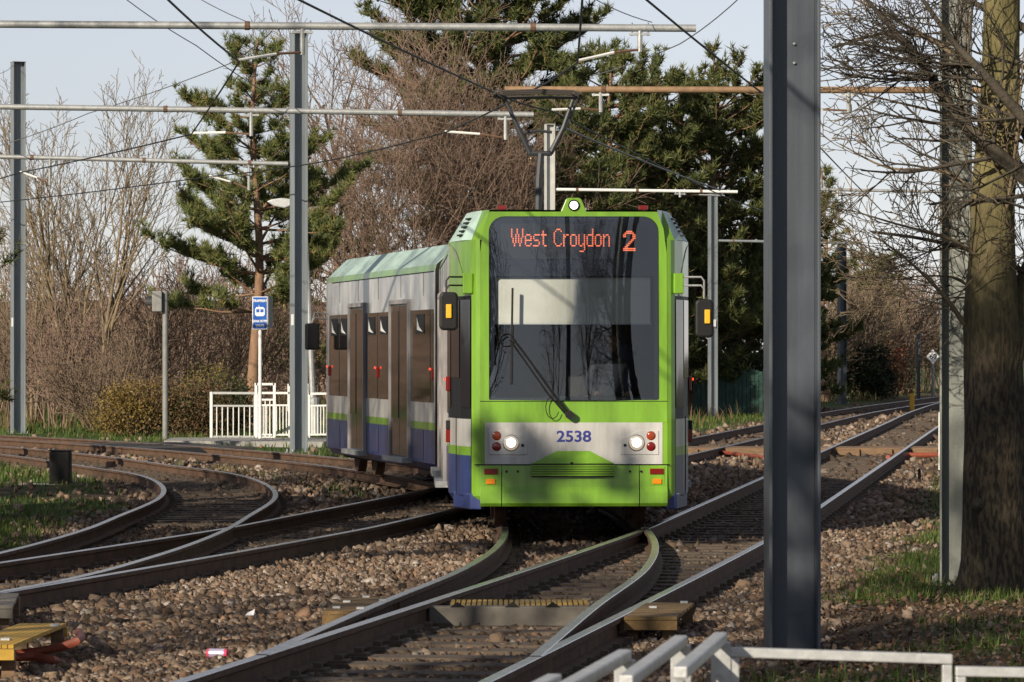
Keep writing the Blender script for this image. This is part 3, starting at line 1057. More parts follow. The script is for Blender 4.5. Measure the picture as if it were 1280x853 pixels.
        disc('bulb', ax(639.5) , fz(552), .052, .030, M['lamp_white'], h)
        disc('lamp', ax(621.5), fz(543.5), .050, .014, M['lamp_orange_dark'], cl)
        disc('lamp', ax(621.5), fz(557), .050, .014, M['lamp_red'], cl)
        disc('bolt', ax(654), fz(555.5), .017, .014, M['black'], cl, n=8)
        mb = MB(); mb.box(FP(ax(614.5), fz(588), .022), (.145, .03, .06)); mb.build('reflector', M['lamp_red'], root, bevel=.004)
        mb = MB(); mb.box(FP(ax(614), fz(600.5), .022), (.095, .03, .055)); mb.build('side_reflector', M['lamp_amber'], root, bevel=.004)
        mb = MB(); mb.box(FP(ax(614.5), fz(594), .012), (.17, .02, .20)); mb.build('reflector_recess', M['lime'], root)
        for bx, bz in ((634, 588), (648, 588), (634, 616)):
            disc('bolt', ax(bx), fz(bz), .013, .022, M['black'], root, n=8)
        # lower corner flap
        mb = MB()
        mb.prism([(s * .99, .02, .215), (s * 1.11, .085, .215), (s * 1.275, .80, .215), (s * 1.10, .80, .215), (s * .95, .20, .215)], (0, 0, .17))
        mb.build('corner_skirt', M['blue'], root, bevel=.012)
    # --- roof of the cab
    mb = MB()
    lo = [(-1.32, 1.3), (-1.30, 1.0), (-1.20, .42), (-1.09, .18), (-.965, .10), (.965, .10), (1.09, .18), (1.20, .42), (1.30, 1.0), (1.32, 1.3)]
    hi = [(-1.12, 1.3), (-1.10, 1.05), (-1.04, .62), (-.97, .34), (-.90, .112), (.90, .112), (.97, .34), (1.04, .62), (1.10, 1.05), (1.12, 1.3)]
    V = [Vector((x, y, 3.10)) for x, y in lo] + [Vector((x, y, 3.42)) for x, y in hi]
    n = len(lo)
    for i in range(n - 1):
        if i != 4:
            mb.add([V[i], V[i + 1], V[n + i + 1], V[n + i]], [(0, 1, 2, 3)], 0 if i not in (3, 5) else 1)
    mb.add([V[n + i] for i in range(n)], [tuple(range(n))], 2)
    M['roof_grey'] = mat('roof_grey', (.10, .12, .15), .5, var=.3)
    roof = mb.build('cab_roof', [M['mint'], M['lime'], M['roof_grey']], root)
    for s in (-1, 1):
        for i in range(5):
            t = .22 + i * .14
            a = Vector((s * 1.232, .62, 3.22)).lerp(Vector((s * 1.06, .66, 3.39)), 0) 
            zc = 3.16 + i * .045
            f = (zc - 3.10) / .32
            xo = 1.225 * (1 - f) + 1.055 * f
            yo = .52 * (1 - f) + .70 * f
            mb = MB()
            mb.box((s * (xo + .004), yo, zc), (.05, .17, .018), R=Matrix.Rotation(s * -.22, 3, 'Z'))
            mb.build('vent_slot', M['black'], roof)
    # marker light on the roof edge
    mb = MB()
    ol = [(fx(702), 3.395), (fx(735), 3.395), (fx(728), 3.535), (fx(725), 3.55), (fx(712), 3.55), (fx(709), 3.535)]
    mb.prism([FP(x, z, .0) for x, z in ol], (0, .14, 0))
    hs = mb.build('marker_housing', M['lime'], root, bevel=.008)
    disc('bezel', fx(718.7), 3.468, .062, .0, M['black'], hs, d=.03)
    disc('marker_light', fx(718.7), 3.468, .044, .026, M['lamp_white'], root, d=.008)
    for px in (629, 806):
        mb = MB(); mb.box(FP(fx(px), 3.445, -.05), (.10, .06, .05)); mb.build('roof_lamp', M['lamp_red'], root, bevel=.01)
    # --- wiper
    wp = MB()
    piv = FP(fx(712), fz(517), 0.092)
    e1 = FP(fx(640), fz(420), 0.072)
    wp.tube([piv, FP(fx(690), fz(488), 0.097), FP(fx(665), fz(453), 0.087), e1], .014, 6)
    wp.tube([piv + Vector((-.045, 0, .01)), FP(fx(684), fz(489), 0.097), FP(fx(660), fz(455), 0.087), FP(fx(638), fz(424), 0.072)], .011, 6)
    wp.tube([piv + Vector((0, .06, 0)), piv + Vector((0, -.02, 0))], .045, 12)
    w = wp.build('wiper', M['black'], root, smooth=True)
    mb = MB(); mb.bar(FP(fx(641.5), fz(359), 0.054), FP(fx(639.5), fz(479), 0.054), .022, .03, up=(0, 1, 0)); mb.build('blade', M['black'], w)
    mb = MB()
    mb.tube([FP(fx(640 + 9 * math.cos(a) - 6), fz(424 + 8 * math.sin(a)), 0.072) for a in np.linspace(0, 5.5, 12)], .006, 5)
    mb.build('washer_hose', M['black'], w)
    mb = MB()
    mb.tube([FP(fx(691 + 6 * math.cos(a) * 1.4), fz(508 + 14 * math.sin(a)), 0.062) for a in np.linspace(.4, 4.6, 10)], .005, 5)
    mb.build('washer_hose', M['black'], w)
    # --- mirrors
    for s in (-1, 1):
        mb = MB(); mb.box((s * 1.13, .16, fz(353)), (.11, .10, .22)); br = mb.build('mirror_bracket', M['lime'], root, bevel=.012)
        xo = s * (1.36 if s < 0 else 1.40)
        mb = MB()
        for dz in (.06, -.03):
            mb.tube([(s * 1.16, .14, fz(352) + dz), (s * 1.30, .10, fz(352) + dz), (xo - s * .03, .08, fz(352) + dz), (xo, .08, fz(352) + dz - .04), (xo, .08, fz(372))], .011, 6)
        mb.build('arm', M['black'] if s < 0 else M['galv'], br, smooth=True)
        cz = fz(388 if s < 0 else 397)
        mx = s * (1.335 if s < 0 else 1.40)
        out = rr(mx - .10, mx + .10, cz - .205, cz + .205, .05, 4)
        mb = MB(); mb.prism([(x, .02, z) for x, z in out], (0, .11, 0)); mir = mb.build('mirror', M['black'], root, bevel=.025)
        mb = MB(); mb.box((s * (1.335 if s < 0 else 1.43), .012, cz + .02 if s > 0 else cz), (.06, .03, .15)); mb.build('marker', M['yellow'], mir, bevel=.008)
    # --- cab interior
    mb = MB()
    mb.box((0, .78, 1.02), (2.1, 1.4, .06)); mb.build('cab_floor', M['interior'], root)
    mb = MB()
    mb.box((0, 1.5, 2.2), (2.2, .06, 2.3))
    mb.build('cab_bulkhead', M['interior'], root)
    mb = MB()
    mb.prism([(-.95, .16, 1.36), (-.95, .75, 1.30), (-.95, .75, 1.12), (-.95, .16, 1.12)], (1.9, 0, 0))
    mb.prism([(-.30, .22, 1.37), (-.30, .6, 1.42), (-.30, .6, 1.30), (-.30, .22, 1.30)], (.95, 0, 0))
    mb.build('dashboard', M['dash'], root, bevel=.02)
    mb = MB(); mb.box((fx(717), .165, fz(374)), (fx(816) - fx(620), .008, fz(346) - fz(403)), R=Matrix.Rotation(-.05, 3, 'X'))
    bl = mb.build('sun_blind', M['blind'], root)
    mb = MB(); mb.tube([(fx(619), .158, fz(403.5)), (fx(816), .158, fz(403.5))], .010, 6); mb.build('blind_rail', M['whitetube'], bl)
    mb = MB(); mb.box((.48, 1.12, 1.62), (.46, .10, .75)); mb.box((.48, .92, 1.28), (.46, .44, .12)); mb.build('driver_seat', M['seatcloth'], root, bevel=.04)
    # --- passenger bodies
    PROF = [(1.22, .30), (1.32, .40), (1.32, .85), (1.32, .95), (1.32, 2.98), (1.30, 3.07), (.98, 3.36), (.0, 3.40)]
    PM = ['blue', 'blue', 'lime', 'tramwhite', 'lime', 'mint', 'mint']
    pn = ['blue', 'lime', 'tramwhite', 'mint', 'under']
    def body(y0, y1, mtx, taper=0.0):
        mb = MB()
        prof = PROF + [(-x, z) for x, z in PROF[-2::-1]]
        pm = PM + PM[::-1]
        ys = [y0, y1] if not taper else [y0, y1 - taper, y1 - taper * .5, y1]
        sc = [1, 1] if not taper else [1, 1, .94, .76]
        k = len(prof)
        vs = [Vector((x * f, y, z)) for y, f in zip(ys, sc) for x, z in prof]
        b = len(mb.v)
        mb.v += [tuple(p) for p in vs]
        for i in range(len(ys) - 1):
            for j in range(k - 1):
                mb.f.append((i * k + j, i * k + j + 1, (i + 1) * k + j + 1, (i + 1) * k + j)); mb.m.append(pn.index(pm[j]))
            mb.f.append((i * k, (i + 1) * k, (i + 2) * k - 1, (i + 1) * k - 1)); mb.m.append(4)
        mb.f.append(tuple(range(k))); mb.m.append(4)
        mb.f.append(tuple((len(ys) - 1) * k + j for j in range(k))); mb.m.append(2)
        return mb.build('body', [M[q] for q in pn], root, mtx=mtx, smooth=True, angle=25)
    I4 = Matrix.Identity(4)
    b1 = body(1.302, 10.0, I4)
    b2 = body(0.0, 10.9, M2, taper=1.4)
    def side_fit(bd, mtx, s, wins, doors, y_lo, y_hi):
        x = s * 1.32
        for y0, y1 in wins:
            mb = MB(); mb.box((x + s * .003, (y0 + y1) / 2, 1.845), (.014, y1 - y0, 1.23)); w = mb.build('side_window', M['tint_glass'], root, mtx=mtx)
            # small hinged hopper with pale frame and light showing through
            hy = (y0 + y1) / 2
            hw = min(.6, y1 - y0 - .1)
            mb = MB(); mb.box((x + s * .012, hy, 2.28), (.012, hw, .26)); h = mb.build('hopper', M['black'], w, mtx=mtx)
            mb = MB(); mb.add([(x + s * .021, hy - hw * .4, 2.17), (x + s * .021, hy + hw * .38, 2.20), (x + s * .021, hy + hw * .40, 2.38), (x + s * .021, hy + hw * .1, 2.24)], [(0, 1, 2, 3)])
            mb.build('light_pane', M['white'], w, mtx=mtx)
        M.setdefault('pillar', mat('brown_black_pillar', (.018, .014, .012), .12, coat=.4))
        cuts = [y_lo] + [e for d in doors for e in (d[0] - .06, d[1] + .06)] + [y_hi]
        for a, b in zip(cuts[0::2], cuts[1::2]):
            mb = MB(); mb.box((x - s * .001, (a + b) / 2, 1.845), (.012, b - a, 1.25)); mb.build('window_band', M['pillar'], root, mtx=mtx)
        for y0, y1 in doors:
            mid = (y0 + y1) / 2
            fr = MB()
            for yy in (y0 - .03, y1 + .03):
                fr.box((x + s * .02, yy, 1.50), (.05, .06, 2.16))
            fr.box((x + s * .02, mid, 2.60), (.05, y1 - y0 + .12, .06))
            d = fr.build('door', M['grey_paint'], root, mtx=mtx)
            for a, b in ((y0 + .01, mid - .012), (mid + .012, y1 - .01)):
                mb = MB(); mb.box((x + s * .006, (a + b) / 2, 1.50), (.03, b - a, 2.10)); mb.build('leaf', M['pillar'], d, mtx=mtx)
                mb = MB(); mb.box((x + s * .022, (a + b) / 2, 1.72), (.014, b - a - .14, 1.50)); mb.build('pane', M['tint_glass'], d, mtx=mtx)
            mb = MB(); mb.box((x + s * .05, mid, .40), (.16, y1 - y0 + .25, .07)); mb.build('sill', M['galv'], d, mtx=mtx)
    side_fit(b2, M2, -1, [(.35, 1.78), (3.62, 4.58), (4.70, 5.66), (7.38, 8.22), (8.32, 9.2)], [(1.96, 3.44), (5.83, 7.19)], .1, 9.35)
    side_fit(b2, M2, 1, [(.35, 1.78), (3.62, 4.58), (4.70, 5.66), (7.38, 8.22), (8.32, 9.2)], [(1.96, 3.44), (5.83, 7.19)], .1, 9.35)
    for s in (-1, 1):
        side_fit(b1, I4, s, [(1.45, 2.4), (4.2, 5.2), (5.3, 6.3), (8.0, 9.6)], [(2.6, 4.0), (6.5, 7.85)], 1.4, 9.8)
    # door lamps on the rear body
    for yy in (.12, 4.64, 9.28):
        mb = MB(); mb.box((-1.338, yy, 1.60), (.035, .07, .15)); l = mb.build('door_lamp', M['lamp_red'], root, mtx=M2, bevel=.008)
        for q in (-.025, .025):
            mb = MB(); mb.box((-1.372, yy + q, 1.67), (.012, .022, .03)); mb.build('lit_led', M['led_red'], l, mtx=M2)
    # rear cab mirror, seen past the far end
    mb = MB()
    for dz in (0, .08):
        mb.tube([(-1.30, 9.6, 2.42 + dz), (-1.52, 9.6, 2.44 + dz), (-1.56, 9.6, 2.36)], .012, 6)
    br = mb.build('mirror_bracket', M['galv'], root, mtx=M2)
    mb = MB(); mb.box((-1.56, 9.6, 2.14), (.22, .12, .42)); mb.build('mirror', M['black'], root, mtx=M2, bevel=.03)
    # panel joints on the pale upper sides and the skirts
    for mt, ys_ in ((M2, (.9, 2.7, 4.64, 6.5, 8.3)), (I4, (2.5, 4.1, 6.4, 7.9))):
        for yy in ys_:
            for z0_, z1_ in ((2.66, 2.97), (.42, .84)):
                mb = MB(); mb.box((-1.3205, yy, (z0_ + z1_) / 2), (.006, .012, z1_ - z0_)); mb.build('panel_joint', M['black'], root, mtx=mt)
        mb = MB(); mb.box((-1.3205, (ys_[0] + ys_[-1]) / 2, 2.975), (.008, ys_[-1] - ys_[0] + 1.6, .014)); mb.build('rain_strip', M['black'], root, mtx=mt)
    for s in (-1, 1):
        # rubber seal beside the corner post and joints on the cab's lower side
        mb = MB(); mb.tube([(s * 1.092, .09 , .30), (s * 1.092, .09, 1.18)], .006, 5); mb.build('panel_joint', M['black'], root)
        mb = MB(); mb.tube([(s * 1.245, .66, .36), (s * 1.245, .66, 1.20)], .006, 5); mb.build('panel_joint', M['black'], root)
    mb = MB(); mb.tube([FP(fx(594), fz(579.6), .012), FP(fx(838), fz(579.6), .012)], .006, 5); mb.build('panel_joint', M['black'], root)
    mb = MB(); mb.tube([FP(fx(601), fz(500.5), .004), FP(fx(835), fz(500.5), .004)], .004, 5); mb.build('panel_joint', M['black'], root)
    # --- articulation: ribbed bellows between the two bodies
    mb = MB()
    rings = 9
    prof = [(1.16, .45), (1.20, 2.7), (1.12, 3.02), (.85, 3.22), (-.85, 3.22), (-1.12, 3.02), (-1.20, 2.7), (-1.16, .45)]
    k = len(prof)
    for i in range(rings):
        t = i / (rings - 1)
        Ma, Mb_ = Matrix.Translation((0, 9.98, 0)), M2
        f = 1.0 if i % 2 == 0 else .955
        for x, z in prof:
            p = (Ma @ Vector((x * f, 0, z))).lerp(Mb_ @ Vector((x * f, .02, z)), t)
            mb.v.append(tuple(p))
    for i in range(rings - 1):
        for j in range(k - 1):
            mb.f.append((i * k + j, i * k + j + 1, (i + 1) * k + j + 1, (i + 1) * k + j)); mb.m.append(0)
    mb.build('bellows', M['rubber'], root)
    # lower articulation cover
    mb = MB(); mb.box((-.02, 10.2, .62), (2.3, .9, .60)); mb.build('joint_cover', M['under'], root, bevel=.05)
    # --- roof equipment and pantograph
    for y0, y1, mt in ((1.6, 4.2, I4), (4.6, 8.4, I4)):
        mb = MB(); mb.box((0, (y0 + y1) / 2, 3.41), (1.5, y1 - y0, .06)); mb.build('roof_box', M['roof_grey'], root, mtx=mt, bevel=.03)
    # pantograph in world pixels at Y = 52, expressed in the tram's frame
    inv = M1.inverted()
    P = lambda x, y, Y=52.0: inv @ AT(x, y, Y)
    pg = MB()
    pg.tube([P(673, 262), P(673.5, 225), P(676, 192)], [.055, .052, .048], 8)
    pg.tube([P(671, 262, 53.5), P(674, 225, 52.6), P(677, 194, 52.1)], .03, 6)
    panto = pg.build('pantograph', M['panto'], root, smooth=True)
    mb = MB()
    mb.tube([P(661, 192), P(690, 192)], .034, 8)
    mb.tube([P(663, 192), P(650, 165), P(631, 124)], [.038, .033, .024], 8)
    mb.tube([P(688, 192), P(704, 160), P(717, 122)], [.038, .033, .024], 8)
    mb.tube([P(690, 190, 52.3), P(712, 150, 52.5), P(722, 124, 52.6)], .018, 6)
    mb.tube([P(655, 166.5), P(672, 163.5), P(690, 165.5)], .022, 6)
    mb.build('arm', M['panto'], panto, smooth=True)
    mb = MB()
    for dy, z0 in ((0, 114.0), (.22, 116.2), (.42, 118.5)):
        mb.tube([P(617, z0 + 4, 51.8 + dy), P(628, z0, 51.8 + dy), P(672, z0 - 1.5, 51.8 + dy), P(716, z0, 51.8 + dy), P(728, z0 + 4, 51.8 + dy)], .016, 6)
    mb.tube([P(620, 122), P(722, 122)], .025, 6)
    for px in (618, 626, 716, 725):
        mb.box(P(px, 118), (.03, .45, .03))
    mb.build('collector_head', M['collector'], panto, smooth=True)
    # --- running gear
    for y, mt in ((1.9, I4), (10.3, I4), (8.9, M2)):
        mb = MB(); mb.box((0, y, .38), (2.0, 2.3, .30)); bg = mb.build('bogie', M['under'], root, mtx=mt, bevel=.03)
        for dy in (-.85, .85):
            for s in (-1, 1):
                mb = MB()
                mb.tube([(s * .70, y + dy, .31), (s * .72, y + dy, .31), (s * .72, y + dy, .31), (s * .82, y + dy, .31)], [.34, .34, .306, .30], 24)
                mb.build('wheel', M['railside'], bg, mtx=mt, smooth=True)
    mb = MB(); mb.box((0, 1.0, .33), (1.9, 1.6, .12)); mb.build('underframe', M['under'], root)
    mb = MB(); mb.box((0, 6.0, .40), (2.3, 6.5, .24)); mb.build('underframe', M['under'], root)
    mb = MB(); mb.box((0, 4.6, .40), (2.3, 6.0, .24)); mb.build('underframe', M['under'], root, mtx=M2)
    return root, M1
TRAM, TRAM_M = make_tram()

# ------------------------------------------------------------------ the driver
def make_driver():
    base = TRAM_M @ Vector((.46, 1.02, 1.30))
    dr = thing('person', base, 'tram driver in a dark jacket sitting behind the windscreen', 'person', rotz=.031)
    J = [((0, .06, .04), .15), ((0, .08, .25), .15), ((0, .09, .42), .16), ((0, .07, .54), .075), ((0, .05, .60), .055),
         ((-.17, .07, .46), .07), ((-.27, -.02, .26), .052), ((-.20, -.26, .14), .040), ((-.17, -.33, .14), .035),
         ((.17, .07, .46), .07), ((.27, -.02, .26), .052), ((.20, -.26, .14), .040), ((.17, -.33, .14), .035),
         ((-.10, -.10, .05), .085), ((-.11, -.38, .04), .065), ((-.11, -.40, -.22), .05),
         ((.10, -.10, .05), .085), ((.11, -.38, .04), .065), ((.11, -.40, -.22), .05)]
    E = [(0, 1), (1, 2), (2, 3), (3, 4), (2, 5), (5, 6), (6, 7), (7, 8), (2, 9), (9, 10), (10, 11), (11, 12), (0, 13), (13, 14), (14, 15), (0, 16), (16, 17), (17, 18)]
    me = bpy.data.meshes.new('body')
    me.from_pydata([j[0] for j in J], E, [])
    o = bpy.data.objects.new('body', me)
    COL.objects.link(o)
    o.parent = dr
    sk = o.modifiers.new('skin', 'SKIN')
    for i, (p, r) in enumerate(J):
        me.skin_vertices[0].data[i].radius = (r, r * .9)
        me.skin_vertices[0].data[i].use_root = i == 0
    o.modifiers.new('sub', 'SUBSURF').levels = 2
    o.modifiers['sub'].render_levels = 2
    me.materials.append(M['jacket'])
    # head with a face, hair, ears
    bm = bmesh.new()
    bmesh.ops.create_uvsphere(bm, u_segments=20, v_segments=16, radius=1)
    for v in bm.verts:
        x, y, z = v.co
        w = 1 - .22 * max(0, -z) ** 1.5
        v.co = Vector((x * .078 * w, y * .098 * (1 - .1 * max(0, -z)), z * .122))
        if y < -.8 and -.25 < z < .2:
            v.co.y -= .022 * (1 - abs(x) * 2.2 if abs(x) < .4 else 0)          # nose
        if y < -.6 and .1 < z < .35 and .2 < abs(x) < .55:
            v.co.y += .008                                                       # eye sockets
        if y < -.7 and -.55 < z < -.4 and abs(x) < .4:
            v.co.y += .004
    for s in (-1, 1):
        r = bmesh.ops.create_uvsphere(bm, u_segments=8, v_segments=6, radius=1)
        for v in r['verts']:
            v.co = Vector((s * .080 + v.co.x * .010, .005 + v.co.y * .018, v.co.z * .030))
    me = bpy.data.meshes.new('head')
    bm.to_mesh(me); bm.free()
    me.shade_smooth()
    me.materials.append(M['skin'])
    h = bpy.data.objects.new('head', me)
    COL.objects.link(h); h.parent = dr
    h.location = (0, .03, .70)
    for s in (-1, 1):
        mb = MB(); mb.box((s * .031, -.058, .72), (.022, .012, .010)); mb.build('eye', M['hair'], dr)
    bm = bmesh.new()
    bmesh.ops.create_uvsphere(bm, u_segments=16, v_segments=12, radius=1)
    bmesh.ops.delete(bm, geom=[v for v in bm.verts if v.co.z < -.1 or (v.co.z < .5 and v.co.y < -.35)], context='VERTS')
    for v in bm.verts:
        v.co = Vector((v.co.x * .084, v.co.y * .104, v.co.z * .130))
    me = bpy.data.meshes.new('hair')
    bm.to_mesh(me); bm.free()
    me.materials.append(M['hair'])
    hr = bpy.data.objects.new('hair', me)
    COL.objects.link(hr); hr.parent = dr; hr.location = (0, .034, .702)
    for s in (-1, 1):
        hb = MB()
        hb.tube([(s * .17, -.31, .14), (s * .165, -.37, .135)], [.036, .042], 8)
        for k in range(4):
            x = s * .165 + (k - 1.5) * .019
            hb.tube([(x, -.36, .137), (x, -.41 - .01 * (1.5 - abs(k - 1.5)), .135), (x, -.43, .115)], [.010, .009, .007], 6)
        hb.tube([(s * .165 - s * .035, -.33, .14), (s * .165 - s * .060, -.37, .137), (s * .165 - s * .062, -.395, .13)], [.012, .011, .008], 6)
        hb.build('hand', M['skin'], dr, smooth=True)
make_driver()
# ------------------------------------------------------------------ overhead line: masts, booms, wires
CW = 5.5                                                   # contact wire height
def cw(px, py):
    """point on a contact wire seen at a photo pixel"""
    return AT(px, py, F * (CW - CH) / (YH - py))

def h_section(b, h, tf=.018, tw=.012):
    mb = MB()
    mb.box((-b / 2 + tf / 2, 0, h / 2), (tf, b, h))
    mb.box((b / 2 - tf / 2, 0, h / 2), (tf, b, h))
    mb.box((0, 0, h / 2), (b - 2 * tf, tw, h))
    return mb

def mast(X, Y, top, b, rot, m, label, group='overhead line masts', base=None):
    z = gz(X, Y) - .05 if base is None else base
    t = thing('overhead_line_mast', (X, Y, z), label, 'mast', group, rot)
    h_section(b, top - z).build('column', m, t, bevel=.003)
    mb = MB(); mb.box((0, 0, .04), (b + .16, b + .16, .05)); bp = mb.build('base_plate', m, t)
    for sx in (-1, 1):
        for sy in (-1, 1):
            mb = MB(); mb.tube([(sx * (b / 2 + .04), sy * (b / 2 + .04), .05), (sx * (b / 2 + .04), sy * (b / 2 + .04), .12)], .018, 6); mb.build('bolt', M['galv'], bp)
    mb = MB(); mb.box((0, 0, top - z + .006), (b + .01, b + .01, .012)); mb.build('cap', m, t)
    return t

def boom(t, A, B, r, m, drops, name='boom'):
    """tube on a mast; drops: (position along in world X, contact point, arm side)"""
    inv = (Matrix.Translation(t.location) @ Matrix.Rotation(t.rotation_euler.z, 4, 'Z')).inverted()
    A, B = Vector(A), Vector(B)
    mb = MB(); mb.tube([inv @ A, inv @ B], r, 12)
    bo = mb.build(name, m, t, smooth=True)
    for f in (.12, .45, .8):
        p = A.lerp(B, f)
        mb = MB(); mb.tube([inv @ (p - (B - A).normalized() * .03), inv @ (p + (B - A).normalized() * .03)], r * 1.25, 10)
        mb.build('clamp', M['rust_clamp'], bo, smooth=True)
    for x, C, drop in drops:
        f = (x - A.x) / (B.x - A.x)
        p = A.lerp(B, f)
        mb = MB()
        mb.tube([inv @ p, inv @ (p - Vector((0, 0, drop)))], .032, 8)
        for sd in (-.1, .1):
            q = p + Vector((sd, 0, 0))
            mb.tube([inv @ (q + Vector((0, 0, r + .02))), inv @ (q - Vector((0, 0, r + .05)))], .012, 5)
        mb.box(inv @ (p - Vector((0, 0, r + .03))), (.26, .05, .03))
        d = mb.build('dropper', M['galv'], bo)
        low = p - Vector((0, 0, drop - .03))
        C = Vector(C)
        mid = low.lerp(C, .42) + Vector((0, 0, .03))
        mb = MB(); mb.tube([inv @ low, inv @ mid], .018, 6); mb.build('steady_arm', M['rust_clamp'], bo, smooth=True)
        mb = MB(); mb.tube([inv @ mid, inv @ (C + Vector((0, 0, .02)))], .020, 6); mb.build('insulator', M['whitetube'], bo, smooth=True)
    return bo

# the big column close by, and its neighbour beside the tree
t = mast(XA(990, 22.9), 22.9, 9.6, .305, math.radians(3), M['mast_dark'], 'thick dark grey steel mast standing behind the galvanised railing')
for k in range(2):
    b_ = MB(); b_.tube([(.01, -.012, AT(0, 55 + 24 * k, 22.9).z - t.location.z), (.01, -.024, AT(0, 55 + 24 * k, 22.9).z - t.location.z)], .008, 8); b_.build('bolt', M['galv'], t)
pm = G(1195, 718, 0.0)
mast(pm.x, pm.y, 9.5, .25, math.radians(-9), M['mast_pale'], 'pale grey green steel mast right beside the large tree trunk')
# mast left of the tram with the low boom reaching left
Y = 77.0
m372 = mast(XA(373.5, Y), Y, AT(0, 42, Y).z, .29, math.radians(21), M['steel_grey'], 'grey steel mast beside the white guard railings left of the tram')
boom(m372, AT(360, 205, Y), AT(-40, 195, Y), .045, M['galv'],
     [(XA(311, Y), cw(262, 221), .55), (XA(62, Y), cw(25, 216), .55)])
mb = MB(); mb.box((-.16, -.10, AT(0, 400, Y).z - m372.location.z), (.06, .02, .22)); mb.build('number_plate', M['sign_white'], m372)
Y = 94.0
m22 = mast(XA(22.5, Y), Y, AT(0, 78, Y).z, .31, math.radians(21), M['steel_grey'], 'grey steel mast standing in front of the bare scrub, far left of the signal post')
mb = MB(); mb.box((-.16, -.12, AT(0, 403, Y).z - m22.location.z), (.06, .02, .22)); mb.build('number_plate', M['sign_white'], m22)
# booms that come in from masts outside the picture
Y = 48.0
ma = mast(XA(-150, Y), Y, 8.6, .29, 0, M['steel_grey'], 'grey steel mast carrying the long upper boom')
boom(ma, AT(-150, 29.5, Y), AT(870, 35.5, Y), .047, M['galv'],
     [(XA(378, Y), cw(299, 77), .36), (XA(800, Y), cw(722, 78), .30)])
Y = 63.0
mc = mast(XA(-170, Y), Y, 8.6, .29, 0, M['steel_grey'], 'grey steel mast carrying the middle boom')
boom(mc, AT(-170, 131, Y), AT(667, 143.5, Y), .047, M['galv'],
     [(XA(314, Y), cw(239, 168), .42), (XA(632, Y), cw(556, 166), .42)])
Y = 57.6
md_ = mast(XA(1246, Y), Y, 8.4, .27, math.radians(-9), M['steel_grey'], 'grey steel mast hidden behind the large tree, carrying the rusty boom')
boom(md_, AT(1246, 113, Y), AT(631, 112, Y), .050, M['boom_brown'],
     [(XA(751, Y), cw(690, 139), .34), (XA(1061, Y), cw(985, 141), .34)])
Y = 88.0
me_ = mast(XA(687, Y), Y, AT(0, 156, Y).z, .21, math.radians(12), M['mast_white'], 'off white mast rising behind the tram roof')
boom(me_, AT(694, 237, Y), AT(922, 240, Y), .036, M['whitetube'], [(XA(850, Y), cw(905, 246), .14)])
mf = mast(XA(1238, Y), Y, 7.6, .25, 0, M['steel_grey'], 'grey steel mast hidden behind the large tree, carrying a thin boom')
boom(mf, AT(1238, 241, Y), AT(1020, 237, Y), .034, M['galv'], [(XA(1047, Y), cw(1085, 246), .16)])
Y = 118.0
mg = mast(XA(891, Y), Y, AT(0, 243, Y).z, .235, math.radians(21), M['steel_grey'], 'grey steel mast in front of the dark green fence')
boom(mg, AT(896, 301, Y), AT(1068, 304, Y), .04, M['steel_grey'], [])
mb = MB(); mb.box((0, -.125, AT(0, 404, Y).z - mg.location.z), (.10, .02, .22)); mb.build('number_plate', M['sign_white'], mg)
Y = 148.0
mh = mast(XA(1052.5, Y), Y, AT(0, 303, Y).z, .27, math.radians(21), M['mast_dark'], 'dark grey steel mast in front of the brown scrub by the far bend')
boom(mh, AT(1056, 346, Y), AT(1140, 349, Y), .05, M['mast_dark'], [])
boom(mh, AT(1049, 340, Y), AT(1018, 339, Y), .05, M['mast_dark'], [])
mb = MB(); mb.box((0, -.14, AT(0, 420, Y).z - mh.location.z), (.14, .02, .24)); mb.build('number_plate', M['sign_white'], mh)
Y = 165.0
mast(XA(1148, Y), Y, AT(0, 418, Y).z, .15, 0, M['mast_dark'], 'slim grey post beside the diamond sign at the far bend')

def wire(pts, r, label, m='wire', name='contact_wire', group='contact wires over the tracks', sag=0.02):
    P = [Vector(p) for p in pts]
    out = []
    for a, b in zip(P[:-1], P[1:]):
        for k in range(6):
            q = a.lerp(b, k / 6)
            q.z -= sag * 4 * (k / 6) * (1 - k / 6)
            out.append(q)
    out.append(P[-1])
    mb = MB(); mb.tube(out, r, 6)
    tag(mb.build(name, M[m], None, smooth=True), label, 'wire', group)

wire([(0.9, 14, CW), cw(728, -2), cw(722, 78), AT(672, 109.5, 52.0), cw(556, 166), cw(400, 203), cw(262, 221), cw(0, 253), cw(-90, 262)], .013, 'black contact wire touching the raised pantograph')
wire([(-3.6, 14, CW), cw(206, -4), cw(299, 77), cw(239, 168), cw(25, 216), cw(-60, 238)], .013, 'black contact wire bending sharply below the long boom beside the pine')
wire([(-7.0, 14, CW), cw(372, -1), cw(632, 122), cw(690, 139), cw(905, 246), cw(1050, 299), (25, 190, CW)], .013, 'black contact wire crossing behind the pantograph down to the right')
wire([(-1.6, 14, CW), cw(806, -2), cw(985, 141), cw(1085, 246), cw(1135, 296), (34, 210, CW)], .013, 'black contact wire passing behind the thick dark mast')
def stay(pts, label, r=.006):
    wire(pts, r, label, 'wire_steel', 'stay_wire', 'thin stay wires', 0.03)
stay([AT(152, -5, 60), AT(245, 57, 61), AT(352, 128, 62.8)], 'thin steel stay wire crossing the sky left of the pine top', .008)
stay([AT(0, 182, 77), AT(110, 142, 70), AT(286, 80, 64), AT(340, 39, 48.2)], 'thin steel stay wire rising from the far left towards the long boom', .008)
stay([AT(245, -4, 50), AT(335, 37, 48.3)], 'short thin stay wire above the long boom')
stay([AT(925, -3, 45), AT(850, 55, 47), AT(740, 95, 54)], 'thin stay wire right of the pantograph', .007)
stay([AT(740, -3, 46), AT(815, 28, 48)], 'short thin stay wire at the right end of the long boom')
